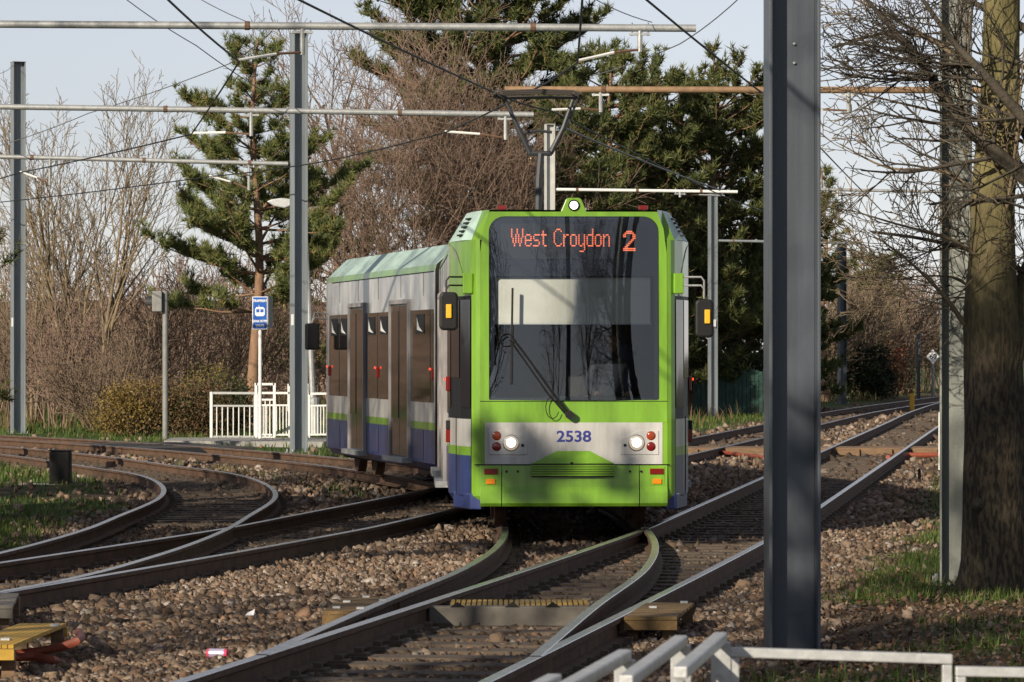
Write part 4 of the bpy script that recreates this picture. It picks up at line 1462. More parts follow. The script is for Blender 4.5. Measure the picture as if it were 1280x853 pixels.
stay([AT(700, 158, 57), AT(900, 238, 86)], 'pale feeder wire running from the pantograph to the white boom', .016)
stay([AT(0, 92, 90), AT(16, 82, 93.8)], 'short stay wire tied to the far left mast top')
stay([AT(1020, 190, 62), AT(1110, 330, 110), AT(1150, 352, 147)], 'thin wire hanging behind the tree twigs')
# ------------------------------------------------------------------ trackside things
def grnd(px, py, dz=-.1):
    p = G(px, py, dz)
    return p

# signal post with its hooded head turned away to the left
p = Vector((XA(206.5, 86), 86, 0)); p.z = gz(p.x, p.y)
t = thing('signal_post', p, 'grey signal post with hooded lamp head beside the hedge bushes', 'signal')
mb = MB(); mb.tube([(0, 0, -.05), (0, 0, AT(0, 364, 86).z - p.z)], .062, 12); mb.build('post', M['signal_grey'], t, smooth=True)
hz = AT(0, 377, 86).z - p.z
mb = MB(); mb.box((-.17, 0, hz), (.22, .36, .46)); mb.build('head', M['signal_grey'], t, bevel=.02)
mb = MB()
pts = [(-.28, math.cos(a) * .13, hz + math.sin(a) * .13 - .02) for a in np.linspace(-.6, math.pi + .6, 14)]
q = [(x - .16, y * .96, z) for x, y, z in pts]
mb.add(pts + q, [(i, i + 1, 15 + i, 14 + i) for i in range(13)])
o = mb.build('hood', M['signal_dark'], t); sd = o.modifiers.new('s', 'SOLIDIFY'); sd.thickness = .012
mb = MB(); mb.tube([(-.28, 0, hz - .02), (-.295, 0, hz - .02)], .11, 16); mb.build('lens', M['signal_dark'], t)

# pedestrian crossing sign
Ys = 84.0
p = Vector((XA(325, Ys), Ys, 0)); p.z = gz(p.x, p.y)
t = thing('crossing_sign', p, 'blue TRAMWAY LOOK BOTH WAYS sign on a white pole by the guard railings', 'sign', rotz=math.radians(0))
z1, z0 = AT(0, 371, Ys).z - p.z, AT(0, 412, Ys).z - p.z
mb = MB(); mb.tube([(0, .03, -.05), (0, .03, z1 - .02)], .038, 10); mb.build('pole', M['white'], t, smooth=True)
w = .33
mb = MB(); mb.box((.0, -.03, (z0 + z1) / 2), (w, .02, z1 - z0)); bd = mb.build('board', M['sign_white'], t, bevel=.006)
mb = MB(); mb.box((0, -.043, (z0 + z1) / 2), (w - .03, .004, z1 - z0 - .03)); mb.build('face', M['sign_blue'], bd)
hh = z1 - z0
def sg(s, dz, size):
    text_mesh('lettering', s, size, M['sign_white'], Matrix.Translation((0, -.047, (z0 + z1) / 2 + dz)) @ STAND, bd, bold=.003, sx=.8)
sg('TRAMWAY', hh * .37, .078)
sg('LOOK BOTH', -hh * .25, .066)
sg('WAYS', -hh * .39, .085)
mb = MB()
zc = (z0 + z1) / 2 + hh * .04
mb.box((0, -.047, zc), (.21, .004, .15)); mb.box((0, -.047, zc + .085), (.16, .004, .03)); mb.box((0, -.047, zc - .085), (.16, .004, .022))
ic = mb.build('tram_symbol', M['sign_white'], bd)
for dx in (-.045, .045):
    m2 = MB(); m2.box((dx, -.0505, zc + .02), (.07, .004, .07)); m2.build('symbol_window', M['sign_blue'], bd)
mb = MB(); mb.tube([(0, -.047, zc + .10), (-.03, -.047, zc + .13), (0, -.047, zc + .16), (.03, -.047, zc + .13), (0, -.047, zc + .10)], .006, 5); mb.build('symbol_pantograph', M['sign_white'], bd)
# the second board of the pair, its pale back turned to the right
mb = MB(); mb.box((.215, .10, (z0 + z1) / 2 + .02), (.02, .33, hh * .98), R=Matrix.Rotation(math.radians(-14), 3, 'Z')); mb.build('side_board', M['signal_grey'], t, bevel=.004)

# guard railings: posts, rails and bars of each panel are parts
def guard_rail(px0, px1, Y0, Y1, py_top0, py_bot, label, n, bar_top=None, infill=True):
    A = Vector((XA(px0, Y0), Y0, 0)); B = Vector((XA(px1, Y1), Y1, 0))
    A.z = gz(A.x, A.y); B.z = gz(B.x, B.y)
    H = AT(0, py_top0, Y0).z - A.z
    t = thing('guard_railing', A, label, 'railing', 'white guard railings beside the crossing')
    D = B - A
    up = Vector((0, 0, 1))
    for q in (Vector((0, 0, 0)), D):
        mb = MB(); mb.box(q + up * (H / 2), (.06, .05, H)); mb.build('post', M['white'], t)
    mb = MB(); mb.bar(up * (H - .025), D + up * (H - .025), .05, .05); mb.build('top_rail', M['white'], t)
    if infill:
        mb = MB(); mb.bar(up * (H * .72), D + up * (H * .72), .04, .04); mb.build('mid_rail', M['white'], t)
        mb = MB(); mb.bar(up * .11, D + up * .11, .04, .04); mb.build('bottom_rail', M['white'], t)
        for k in range(1, n):
            q = D * (k / n)
            mb = MB(); mb.box(q + up * (.11 + (H * .72 - .11) / 2), (.022, .022, H * .72 - .15)); mb.build('bar', M['white'], t)
guard_rail(264, 319, 86, 86.5, 490, 545, 'white guard railing with upright bars beside the dark hedge', 8)
guard_rail(320, 343, 85.0, 85.0, 479, 548, 'tall narrow white guard railing frame behind the sign pole', 4)
guard_rail(321, 362, 88, 88, 490, 545, 'white guard railing with close bars behind the sign pole', 10)
guard_rail(361, 384, 89.0, 89.0, 480, 545, 'tall narrow white guard railing frame behind the grey mast', 4)
guard_rail(386, 412, 88, 88, 491, 545, 'white guard railing between the lamp post and the tram', 7)

# street lamp leaning behind the mast
Yl = 92.0
p = Vector((XA(393.5, Yl), Yl, 0)); p.z = gz(p.x, p.y)
t = thing('street_lamp', p, 'slim grey lamp post leaning behind the mast left of the tram', 'lamp')
L = lambda x, y: AT(x, y, Yl) - p
mb = MB(); mb.tube([(0, 0, -.05), L(392.5, 498), L(391, 497), L(386, 380), L(380, 262), L(374, 251), L(362, 252)], [.125, .125, .075, .065, .05, .045, .04], 10); mb.build('post', M['galv'], t, smooth=True)
mb = MB(); mb.prism([L(364, 249), L(364, 257), L(356, 260.5), L(342, 258), L(333, 252), L(340, 249), L(352, 247.5)], (0, .28, 0)); mb.build('lamp_head', M['galv_bright'], t, bevel=.03)

# black cabinet on its slab in the grass
p = G(75.5, 606, -.13)
t = thing('track_cabinet', p, 'small black cabinet standing on a slab inside the curved rails', 'cabinet')
mb = MB()
k = F / p.y
mb.prism([(x, y, .0) for x, y in ((-.155, -.14), (.155, -.14), (.165, .14), (-.165, .14))], (0, 0, 42 / k))
mb.build('case', M['cover_black'], t, bevel=.03)
mb = MB(); mb.box((0, 0, 42 / k + .008), (.345, .31, .016)); mb.build('lid', M['cover_black'], t, bevel=.005)
mb = MB(); mb.box((-.25, .1, -.01), (.75, .6, .05)); mb.build('slab', M['concrete'], t, bevel=.01)
mb = MB(); mb.tube([(.15, -.05, .06), (.26, -.1, .03), (.42, -.12, .0), (.6, -.05, -.03)], .012, 6); mb.build('cable', M['wire'], t, smooth=True)

# point covers and stands
def stand(corners, z_top, leg_h, m_top, label, nb, slat_dir=0, rail_z=True, group='small trackside stands', clips=()):
    """low bench-like stand: corners are the four top corners in photo pixels, seen on the plane z_top above the rails"""
    C = [G(x, y, z_top) for x, y in corners]
    c = sum(C, Vector()) / 4
    t = thing('trackside_stand', (c.x, c.y, c.z - leg_h), label, 'stand', group)
    o = Vector(t.location)
    a, b, d, e = [q - o for q in C]         # near-left, near-right, far-right, far-left
    for i in range(nb):
        f0, f1 = i / nb, (i + .86) / nb
        if slat_dir == 0:
            q = [a.lerp(e, f0), b.lerp(d, f0), b.lerp(d, f1), a.lerp(e, f1)]
        else:
            q = [a.lerp(b, f0), a.lerp(b, f1), e.lerp(d, f1), e.lerp(d, f0)]
        mb = MB(); mb.prism(q, (0, 0, -.022)); mb.build('slat', m_top, t)
    for (u, v) in ((a, b), (e, d)):
        mb = MB(); mb.bar(u - Vector((0, 0, .055)), v - Vector((0, 0, .055)), .04, .06); mb.build('bearer', m_top, t)
    for q in (a.lerp(b, .12).lerp(e.lerp(d, .12), .08), a.lerp(b, .80).lerp(e.lerp(d, .80), .08), e.lerp(d, .12).lerp(a.lerp(b, .12), .08), e.lerp(d, .88).lerp(a.lerp(b, .88), .08)):
        h = leg_h + .12
        mb = MB(); mb.box((q.x, q.y, leg_h - .03 - h / 2), (.075, .075, h)); mb.build('leg', M['timber'], t)
    for (u, v) in clips:
        q = a.lerp(b, u).lerp(e.lerp(d, u), v)
        mb = MB(); mb.box((q.x, q.y, q.z + .006), (.05, .07, .012)); mb.build('clip', M['galv_bright'], t)
    return t
stand([(403, 764), (458, 764), (500, 746), (432, 746)], 0.0, .17, M['stand_brown'], 'brown slatted stand left of the switch rails', 7, clips=((.2, .2), (.75, .15), (.2, .6), (.85, .7), (.4, .95)))
stand([(780, 771), (846, 771), (868, 753), (808, 753)], 0.0, .17, M['stand_brown'], 'brown slatted stand right of the rail beside the white litter', 6, clips=((.3, .6), (.8, .95)))
stand([(-45, 806), (18, 806), (84, 779), (25, 779)], 0.03, .20, M['stand_yellow'], 'yellow slatted stand above the orange ducts', 8, 1, clips=((.6, .2), (.9, .85)))
stand([(-40, 757), (16, 757), (24, 741), (-20, 741)], 0.02, .18, M['cover_grey'], 'dark grey stand beside the rail at the left', 5)

# point machine cover between the switch rails
A, B = G(536, 756, -.02), G(738, 757, -.02)
c = (A + B) / 2
t = thing('point_machine', (c.x, c.y, c.z - .30), 'grey point machine box with yellow ribbed lid between the switch rails', 'point machine')
hw = (B - A).x / 2
mb = MB(); mb.box((0, .0, .15), (2 * hw, .10, .29)); mb.build('front_plate', M['cover_grey'], t, bevel=.012)
mb = MB(); mb.box((-hw - .06, .04, .16), (.13, .10, .26), R=Matrix.Rotation(.25, 3, 'Y')); mb.build('end_plate', M['cover_grey'], t, bevel=.02)
mb = MB(); mb.box((0, .48, .13), (2 * hw - .04, .84, .24)); mb.build('case', M['cover_black'], t)
for i in range(26):
    f = (i + .5) / 26
    mb = MB(); mb.box((-hw + .14 + f * (2 * hw - .14), .47, .272), ((2 * hw - .14) / 26 * .72, .72, .025)); mb.build('rib', M['stand_yellow'], t)
for x in (-.36, .02, .30):
    mb = MB(); mb.prism([(x - .05, -.056, .29), (x + .05, -.056, .29), (x, -.056, .325)], (0, .02, 0)); mb.build('lug', M['cover_black'], t)
for x in (-hw + .22, hw - .1):
    mb = MB(); mb.prism([(x - .06, -.055, .0), (x + .06, -.055, .0), (x + .0, -.055, .19)], (0, .02, 0)); mb.build('bracket', M['under'], t)
mb = MB(); mb.tube([(-hw - .30, -.02, .06), (-hw - .05, -.02, .07)], .025, 8); mb.tube([(-hw - .34, .1, .12), (-hw - .0, .1, .13)], .025, 8)
mb.build('switch_rod', M['chrome'], t, smooth=True)
mb = MB(); mb.box((-hw - .10, -.02, .17), (.06, .06, .12)); mb.build('rod_block', M['railside'], t)

# timber foot crossing over both straight tracks: each plank is a part
Yc = 77.2
px = lineE(Yc) - 2.6
t = thing('foot_crossing', (lineE(Yc), Yc, 0), 'brown timber foot crossing laid between the rails behind the tram', 'crossing')
def planks(x0, x1, n=3):
    for i in range(n):
        y = -.55 + i * .45
        yy = Yc + y
        sh = (lineE(yy) - lineE(Yc))
        mb = MB(); mb.box(((x0 + x1) / 2 + sh, y, -.085), (x1 - x0, .43, .15)); mb.build('plank', M['timber'], t, bevel=.012)
for c0 in (0.0, lineB(Yc) - lineE(Yc)):
    planks(c0 - .64, c0 + .64)
cb = lineB(Yc) - lineE(Yc)
planks(.86, cb - .86); planks(-2.4, -.86); planks(cb + .86, cb + 2.2)
for x in (-.35, .25, cb - 1.1, cb - .25, cb + .4, cb + 1.3):
    mb = MB(); mb.box((x - .1, -.80, -.13), (.10, .06, .20)); mb.build('block', M['timber'], t)
# rubber crossing on the curved track at the left
def path_at(key, Y):
    ys, xs, cs = TRI[key]
    return float(np.interp(Y, ys, xs)), math.atan2(float(np.interp(Y + .5, ys, xs) - np.interp(Y - .5, ys, xs)), 1.0)
x, an = path_at('T', 78.6)
t = thing('track_crossing', (x, 78.6, 0.0), 'black rubber crossing panels on the curved track behind the cabinet', 'crossing', rotz=-an)
for i in range(4):
    mb = MB(); mb.box((0, -1.8 + i * 1.2, -.07), (1.26, 1.18, .12)); mb.build('panel', M['rubber_panel'], t, bevel=.02)
    mb = MB(); mb.box((1.35, -1.8 + i * 1.2, -.07), (.9, 1.18, .12)); mb.build('panel', M['rubber_panel'], t, bevel=.02)
mb = MB(); mb.prism([(-.6, -2.42, -.01), (.6, -2.42, -.01), (.6, -3.0, -.14), (-.6, -3.0, -.14)], (0, 0, -.03)); mb.build('ramp', M['cover_black'], t)
# footway leading to that crossing
pth = MB()
q = [AT(215, 549, 84), AT(420, 551, 83), AT(420, 546, 90), AT(215, 545, 90)]
pth.prism([(XA(205, 81.5), 81.5, 0.012), (XA(405, 80.5), 80.5, .012), (XA(420, 85.0), 85.0, .0), (XA(215, 85.2), 85.2, .0)], (0, 0, -.12))
tag(pth.build('footpath', M['concrete'], None), 'pale footway behind the curved track', kind='structure')

# orange ducts by the yellow stand and under the far crossing
def duct(pts, r, label):
    mb = MB(); mb.tube(pts, r, 10)
    tag(mb.build('duct', M['orange_pipe'], None, smooth=True), label, 'duct', 'orange ducts')
Dp = lambda x, y, h=0.0: G(x, y, -.11 + h)
duct([Dp(-20, 822), Dp(20, 818), Dp(55, 813, .02), Dp(80, 808, .05), Dp(95, 802, .08), Dp(102, 797, .08), Dp(98, 790, .02)], .025, 'orange red duct curling up beside the yellow stand')
duct([Dp(-20, 826), Dp(15, 822), Dp(45, 821), Dp(65, 825, -.01), Dp(78, 830, -.05)], .025, 'orange red duct lying on the stones below the yellow stand')
duct([G(1110, 572, -.12), G(1135, 569, -.10), G(1176, 569, -.10), G(1200, 570, -.12)], .05, 'bright orange duct beside the foot crossing')
duct([G(868, 564, -.12), G(905, 566, -.10), G(955, 572, -.12)], .04, 'orange duct end below the foot crossing next to the tram')

# litter
p = G(272, 817, -.13)
t = thing('drink_can', p, 'crushed pink and lilac drink can lying on the stones', 'can', rotz=-.25)
mb = MB(); mb.tube([(-.055, 0, 0), (-.05, 0, 0), (.0, .0, .002), (.05, 0, 0), (.055, 0, 0)], [.024, .031, .027, .031, .024], 14); mb.build('can_body', M['can_silver'], t, smooth=True)
for s in (-1, 1):
    mb = MB(); mb.tube([(s * .047, 0, 0), (s * .064, 0, 0)], [.032, .026], 14); mb.build('can_end', M['can_red'], t, smooth=True)
p = G(792, 783, -.12)
mb = MB(); mb.add([(-.075, 0, 0), (.06, -.01, .01), (.075, .1, .075), (-.05, .1, .07), (0.0, .05, .05)], [(0, 1, 4), (1, 2, 4), (2, 3, 4), (3, 0, 4)])
o = mb.build('litter_paper', M['paper']); o.location = p; sd = o.modifiers.new('s', 'SOLIDIFY'); sd.thickness = .004
tag(o, 'crumpled white paper beside the brown stand', 'litter')
p = G(312, 769, -.12)
mb = MB(); mb.add([(-.03, 0, 0), (.03, 0, .0), (.035, .05, .04), (-.02, .05, .012), (0, .03, .018)], [(0, 1, 4), (1, 2, 4), (2, 3, 4), (3, 0, 4)])
o = mb.build('litter_paper', M['paper']); o.location = p; sd = o.modifiers.new('s', 'SOLIDIFY'); sd.thickness = .003
tag(o, 'small white scrap on the stones below the curved rails', 'litter')

# marker posts
def post(px, py0, py1, w, m, label, cat='post', cap=None, Y=None):
    p = G(px, py1, -.1) if Y is None else Vector((XA(px, Y), Y, gz(XA(px, Y), Y)))
    h = (py1 - py0) / F * p.y
    t = thing('marker_post', p, label, cat)
    mb = MB(); mb.prism([(-w / 2, -w / 2, -.1), (w / 2, -w / 2, -.1), (w / 2, w / 2, -.1), (-w / 2, w / 2, -.1)], (0, 0, h + .1)); mb.build('post', m, t, bevel=w * .12)
    mb = MB(); mb.box((0, 0, h + .012), (w * .8, w * .8, .025)); mb.build('top', cap or m, t, bevel=.008)
    return t
post(1140, 493, 512, .16, M['yellow'], 'short yellow post between the far tracks')
post(1175, 517, 586, .055, M['white'], 'thin white post beside the pale mast')
post(1149, 588, 596, .05, M['cover_black'], 'tiny black peg on the grass verge beside the rail')
p = Vector((XA(1166, 168), 168, 0)); p.z = gz(p.x, p.y)
t = thing('speed_sign', p, 'white diamond sign on a slim post at the far bend', 'sign')
hz = AT(0, 446, 168).z - p.z
mb = MB(); mb.tube([(0, 0, -.1), (0, 0, hz + .1)], .06, 8); mb.build('pole', M['steel_grey'], t)
mb = MB(); mb.prism([(-.29, -.08, hz), (0, -.08, hz - .33), (.29, -.08, hz), (0, -.08, hz + .33)], (0, .02, 0)); bd = mb.build('board', M['sign_white'], t)
text_mesh('lettering', '60', .30, M['black'], Matrix.Translation((0, -.085, hz)) @ STAND, bd, bold=.006)

# dark green board fence beyond the tracks
Yf = 122.0
x0, x1 = XA(866, Yf), XA(1000, Yf)
p = Vector((x0, Yf, gz(x0, Yf)))
t = thing('board_fence', p, 'dark green board fence below the pines', 'fence')
n = 26
for i in range(n):
    xx = (x1 - x0) * (i + .5) / n
    hgt = AT(0, 463, Yf).z - p.z + .05 * math.sin(i * 2.3)
    mb = MB(); mb.box((xx, .03 * (i % 2), hgt / 2), ((x1 - x0) / n * .9, .03, hgt)); mb.build('board', M['green_fence'], t)
for zz in (.4, 1.2):
    mb = MB(); mb.box(((x1 - x0) / 2, .09, zz), (x1 - x0, .06, .09)); mb.build('fence_rail', M['green_fence'], t)
# white paling fence behind the big tree, at the right edge
Yw = 62.0
x0, x1 = XA(1262, Yw), XA(1300, Yw)
p = Vector((x0, Yw, gz(x0, Yw)))
t = thing('paling_fence', p, 'white railing behind the large tree at the right edge', 'fence')
for i in range(5):
    mb = MB(); mb.box(((x1 - x0) * i / 4, 0, .55), (.05, .05, 1.1)); mb.build('paling', M['white'], t)
for zz in (.2, .62, 1.07):
    mb = MB(); mb.box(((x1 - x0) / 2, -.03, zz), (x1 - x0 + .2, .02, .06)); mb.build('fence_rail', M['white'], t)

# galvanised railings close to the camera
def hoop(A, B, label, w=.036, h=.03, posts=('B',), post_w=.055, group='galvanised railing panels', drop=1.0):
    t = thing('galvanised_railing', (A.x, A.y, A.z - drop), label, 'railing', group)
    o = Vector(t.location)
    mb = MB(); mb.bar(A - o, B - o, w, h); mb.build('top_rail', M['galv_bright'], t, bevel=.004)
    for k in posts:
        q = (A if k == 'A' else B) - o
        mb = MB()
        mb.box((q.x, q.y, (q.z - h / 2) / 2), (post_w, .012, q.z - h / 2)); mb.box((q.x + post_w / 2 - .006, q.y + .028, (q.z - h / 2) / 2), (.012, .045, q.z - h / 2))
        pp = mb.build('post', M['galv_bright'], t, bevel=.002)
        mb = MB(); mb.tube([(q.x - .004, q.y - .006, q.z - .11), (q.x - .004, q.y - .016, q.z - .11)], .011, 8); mb.build('bolt', M['galv'], pp)
    mb = MB(); mb.bar(A - o - Vector((0, 0, drop - .15)), B - o - Vector((0, 0, drop - .15)), .04, .04); mb.build('bottom_rail', M['galv_bright'], t)
    return t
def R_(px, py, z): 
    Y = F * (CH - z) / (py - YH)
    return AT(px, py, Y)
hz = 1.12
hoop(R_(850, 841, hz), R_(901, 797, hz), 'galvanised railing panel ending at the corner post of the straight railing')
hoop(R_(782, 852, hz), R_(851, 801, hz), 'galvanised railing panel ending at the bolted middle post')
hoop(R_(700, 865, hz), R_(781, 819, hz), 'galvanised railing panel ending at the plain post nearest the rail')
hoop(R_(640, 878, hz), R_(693, 850, hz), 'lowest galvanised railing panel, only its end showing')
Yr = 10.5
def frame(px0, px1, pyl, pyr, label, yy):
    A, B = AT(px0, pyl, yy), AT(px1, pyr, yy)
    drop = 1.0
    t = thing('galvanised_railing', (A.x, A.y, A.z - drop), label, 'railing', 'galvanised railing panels')
    o = Vector(t.location)
    a, b = A - o, B - o
    mb = MB(); mb.bar(a, b, .03, .027); mb.build('top_rail', M['galv_bright'], t, bevel=.003)
    mb = MB(); mb.bar(a - Vector((0, 0, .8)), b - Vector((0, 0, .8)), .03, .027); mb.build('bottom_rail', M['galv_bright'], t, bevel=.003)
    for q in (a, b):
        s = 1 if q is a else -1
        mb = MB(); mb.box((q.x + s * .0145, q.y + .002, (q.z - .0145) / 2), (.027, .03, q.z - .0145)); mb.build('post', M['galv_bright'], t, bevel=.003)
frame(911, 1190, 815, 824, 'straight galvanised railing panel in front of the thick dark mast', Yr)
frame(1194, 1420, 839, 843, 'straight galvanised railing panel below the tree trunk', Yr - .02)
# ------------------------------------------------------------------ trees
def nrm(v):
    return v / (np.linalg.norm(v) + 1e-9)

def tubes(lines, sides):
    """many tapering tubes at once -> verts, faces.  lines: list of (pts (n,3), radii (n,))"""
    groups = {}
    for p, r in lines:
        groups.setdefault(len(p), []).append((p, r))
    Vs, Fs, base = [], [], 0
    for n, ls in groups.items():
        P = np.array([l[0] for l in ls], float)
        R = np.array([l[1] for l in ls], float)
        k = len(ls)
        T = np.gradient(P, axis=1)
        T /= np.linalg.norm(T, axis=2, keepdims=True) + 1e-9
        ref = np.where(np.abs(T[:, :1, 2:3]) < .9, np.array([0, 0, 1.0]), np.array([1.0, 0, 0]))
        U = np.cross(T, ref)
        U /= np.linalg.norm(U, axis=2, keepdims=True) + 1e-9
        W = np.cross(U, T)
        a = np.arange(sides) * 2 * math.pi / sides
        V = P[:, :, None] + R[:, :, None, None] * (U[:, :, None] * np.cos(a)[None, None, :, None] + W[:, :, None] * np.sin(a)[None, None, :, None])
        idx = base + np.arange(k * n * sides).reshape(k, n, sides)
        nx = np.roll(idx, -1, axis=2)
        Fs.append(np.stack([idx[:, :-1], nx[:, :-1], nx[:, 1:], idx[:, 1:]], -1).reshape(-1, 4))
        Vs.append(V.reshape(-1, 3))
        base += k * n * sides
    return np.concatenate(Vs), np.concatenate(Fs)

def grow(out, rng, p, d, L, r, lvl, prm):
    n = prm['segs'][lvl]
    pts, rad = [p], [r]
    wig, trop = prm['wig'][lvl], prm['trop'][lvl]
    up = np.array([0, 0, 1.0])
    r1 = r * prm['tip'][lvl]
    for i in range(n):
        d = nrm(d + rng.normal(0, wig, 3) + up * trop)
        p = p + d * (L / n)
        pts.append(p)
        rad.append(r + (r1 - r) * (i + 1) / n)
    out[lvl].append((pts, rad))
    if lvl + 1 < len(prm['segs']):
        k = prm['kids'][lvl]
        k = max(1, int(round(k * rng.uniform(.75, 1.25))))
        t0 = prm['from'][lvl]
        a0 = rng.uniform(0, 6.28)
        for j in range(k):
            t = t0 + (1 - t0) * (j + rng.uniform(.2, .9)) / k
            f = t * n
            i = min(int(f), n - 1)
            q = pts[i] + (pts[i + 1] - pts[i]) * (f - i)
            rr_ = rad[i] + (rad[i + 1] - rad[i]) * (f - i)
            ax = nrm(pts[i + 1] - pts[i])
            a = a0 + j * 2.4 + rng.normal(0, .4)
            u = nrm(np.cross(ax, [0.3, 0.2, 1.0] if abs(ax[2]) < .9 else [1, 0, 0]))
            w = np.cross(ax, u)
            th = math.radians(prm['ang'][lvl] * rng.uniform(.7, 1.3))
            cd = nrm(ax * math.cos(th) + (u * math.cos(a) + w * math.sin(a)) * math.sin(th))
            cl = L * prm['ratio'][lvl] * rng.uniform(.65, 1.2) * (1.15 - .55 * t)
            grow(out, rng, q, cd, cl, min(rr_ * .75, r * prm['rr'][lvl]), lvl + 1, prm)

BARE = dict(segs=[7, 5, 3, 2], kids=[11, 9, 6], wig=[.05, .10, .14, .2], trop=[.05, .08, .06, .03], tip=[.25, .25, .3, .5],
            ang=[38, 42, 45], ratio=[.62, .45, .5], rr=[.42, .42, .5])
BARE['from'] = [.28, .2, .15]

def bare_tree(X, Y, H, label, mt, mtw, seed, stems=1, spread=.2, r0=.14, prm=None, group=None, lean=(0, 0), twig_r=.009, cat='tree', name='bare_tree', z=None):
    prm = prm or BARE
    rng = np.random.default_rng(seed)
    out = [[] for _ in prm['segs']]
    z = gz(X, Y) - .1 if z is None else z
    for s in range(stems):
        a = rng.uniform(0, 6.28) if stems > 1 else 0
        q = spread * (rng.uniform(.4, 1.0) if stems > 1 else 0)
        d = nrm(np.array([math.cos(a) * q + lean[0], math.sin(a) * q + lean[1], 1.0]))
        b = np.array([math.cos(a) * .12 * (stems > 1), math.sin(a) * .12 * (stems > 1), 0])
        grow(out, rng, b, d, H * rng.uniform(.72, .95) * (1 if stems > 1 else 1), r0 * (rng.uniform(.5, 1) if stems > 1 else 1), 0, prm)
    # thin twigs keep a width the eye can catch at their distance
    for lv in range(2, len(out)):
        out[lv] = [(p, [max(twig_r, x) for x in r]) for p, r in out[lv]]
    t = thing(name, (X, Y, z), label, cat, group)
    v, f = tubes(out[0], 7)
    raw('trunk', v, f, mt, t, smooth=True)
    lim = out[1]
    v, f = tubes(lim, 5)
    raw('limbs', v, f, mt, t, smooth=True)
    tw = [l for lv in out[2:] for l in lv]
    if tw:
        v, f = tubes(tw, 3)
        raw('crown', v, f, mtw, t)
    return t

def needles(P, D, n, ln, w, rng, cols):
    """tufts: n thin needles from every point P, fanned around direction D"""
    k = len(P)
    d = D[:, None, :] * .75 + rng.normal(0, .55, (k, n, 3))
    d /= np.linalg.norm(d, axis=2, keepdims=True)
    L = ln * rng.uniform(.65, 1.2, (k, n, 1))
    s = np.cross(d, rng.normal(size=(k, n, 3)))
    s /= np.linalg.norm(s, axis=2, keepdims=True) + 1e-9
    b = P[:, None, :] + d * (-.02)
    V = np.stack([b - s * w, b + s * w, b + d * L], 2)
    V = V.reshape(-1, 3)
    f = np.arange(len(V)).reshape(-1, 3)
    c = np.repeat(cols, n * 3, axis=0)
    sh = rng.uniform(.75, 1.25, (k * n, 1))
    return V, f, c * np.repeat(sh, 3, axis=0)

def pine(X, Y, H, label, seed, crown, whorl=.55, per=5, from_=.25, r0=.17, tuft_n=16, ln=.22, w=.012, sub=5, up=.22, dens=1.0, group='pine trees', z=None, warm=1.0, lean=0.0, tufts_per=7, bright=1.0):
    """crown(t) -> branch length at height fraction t"""
    rng = np.random.default_rng(seed)
    z = gz(X, Y) - .1 if z is None else z
    t = thing('pine_tree', (X, Y, z), label, 'tree', group)
    n = 10
    tr = [np.array([lean * (i / n) + .10 * math.sin(i * .9 + seed), .06 * math.cos(i * 1.3 + seed), H * i / n]) for i in range(n + 1)]
    v, f = tubes([(tr, [r0 * (1 - .9 * i / n) + .015 for i in range(n + 1)])], 9)
    raw('trunk', v, f, M['bark_pine'], t, smooth=True)
    lines, TP, TD = [], [], []
    h = from_ * H
    while h < H * .985:
        f_ = h / H * n
        i = min(int(f_), n - 1)
        b = tr[i] + (tr[i + 1] - tr[i]) * (f_ - i)
        R = crown(h / H)
        k = max(3, int(per * rng.uniform(.75, 1.3)))
        a0 = rng.uniform(0, 6.28)
        for j in range(k):
            L = R * rng.uniform(.5, 1.12)
            if L < .12:
                continue
            a = a0 + j * 6.28 / k + rng.normal(0, .3)
            el = rng.normal(.12, .18) + .5 * max(0, h / H - .75) * 2
            d = nrm(np.array([math.cos(a), math.sin(a), math.tan(el)]))
            m = 5
            pts, p = [b], b
            for q in range(m):
                d = nrm(d + rng.normal(0, .10, 3) + np.array([0, 0, up * .35]))
                p = p + d * L / m
                pts.append(p)
            rb = .012 + .014 * L
            lines.append((pts, [rb * (1 - .8 * q / m) for q in range(m + 1)]))
            ns = max(2, int(sub * L * dens))
            for s in range(ns):
                u = rng.uniform(.35, 1.0)
                fi = u * m
                q = min(int(fi), m - 1)
                o = pts[q] + (pts[q + 1] - pts[q]) * (fi - q)
                bd = nrm(pts[q + 1] - pts[q])
                sd = nrm(np.cross(bd, [0, 0, 1])) * rng.choice((-1, 1))
                sdv = nrm(bd * .7 + sd * rng.uniform(.2, .9) + np.array([0, 0, rng.uniform(0, .7)]))
                sl = rng.uniform(.2, .55) * (.6 + .25 * L)
                e = o + sdv * sl
                mid = o + sdv * sl * .5 + np.array([0, 0, -.02])
                ee = e + np.array([0, 0, .12])
                lines.append(([o, e, ee], [.010, .008, .006]))
                for g in range(max(2, int(tufts_per * sl / .3))):
                    v_ = rng.uniform(.3, 1.0)
                    pt = (o + (e - o) * v_) if v_ < .9 else ee
                    TP.append(pt + rng.normal(0, .035, 3))
                    TD.append(nrm(sdv * .6 + np.array([0, 0, .75])))
        h += whorl * rng.uniform(.7, 1.25)
    v, f = tubes(lines, 3)
    raw('branches', v, f, M['bark_pine'], t)
    TP, TD = np.array(TP), np.array(TD)
    base = np.array([(.085, .115, .040), (.108, .138, .048), (.135, .158, .056), (.062, .088, .034), (.17, .155, .06)])
    c = base[rng.choice(5, len(TP), p=(.3, .28, .17, .2, .05))] * rng.uniform(.8, 1.2, (len(TP), 1)) * np.array([warm * 1.14, 1.02, .96]) * bright
    V, f, col = needles(TP, TD, max(5, int(tuft_n * .52)), ln, w * 1.5, rng, c)
    raw('crown', V, f, M['needle'], t, tint=col)
    return t

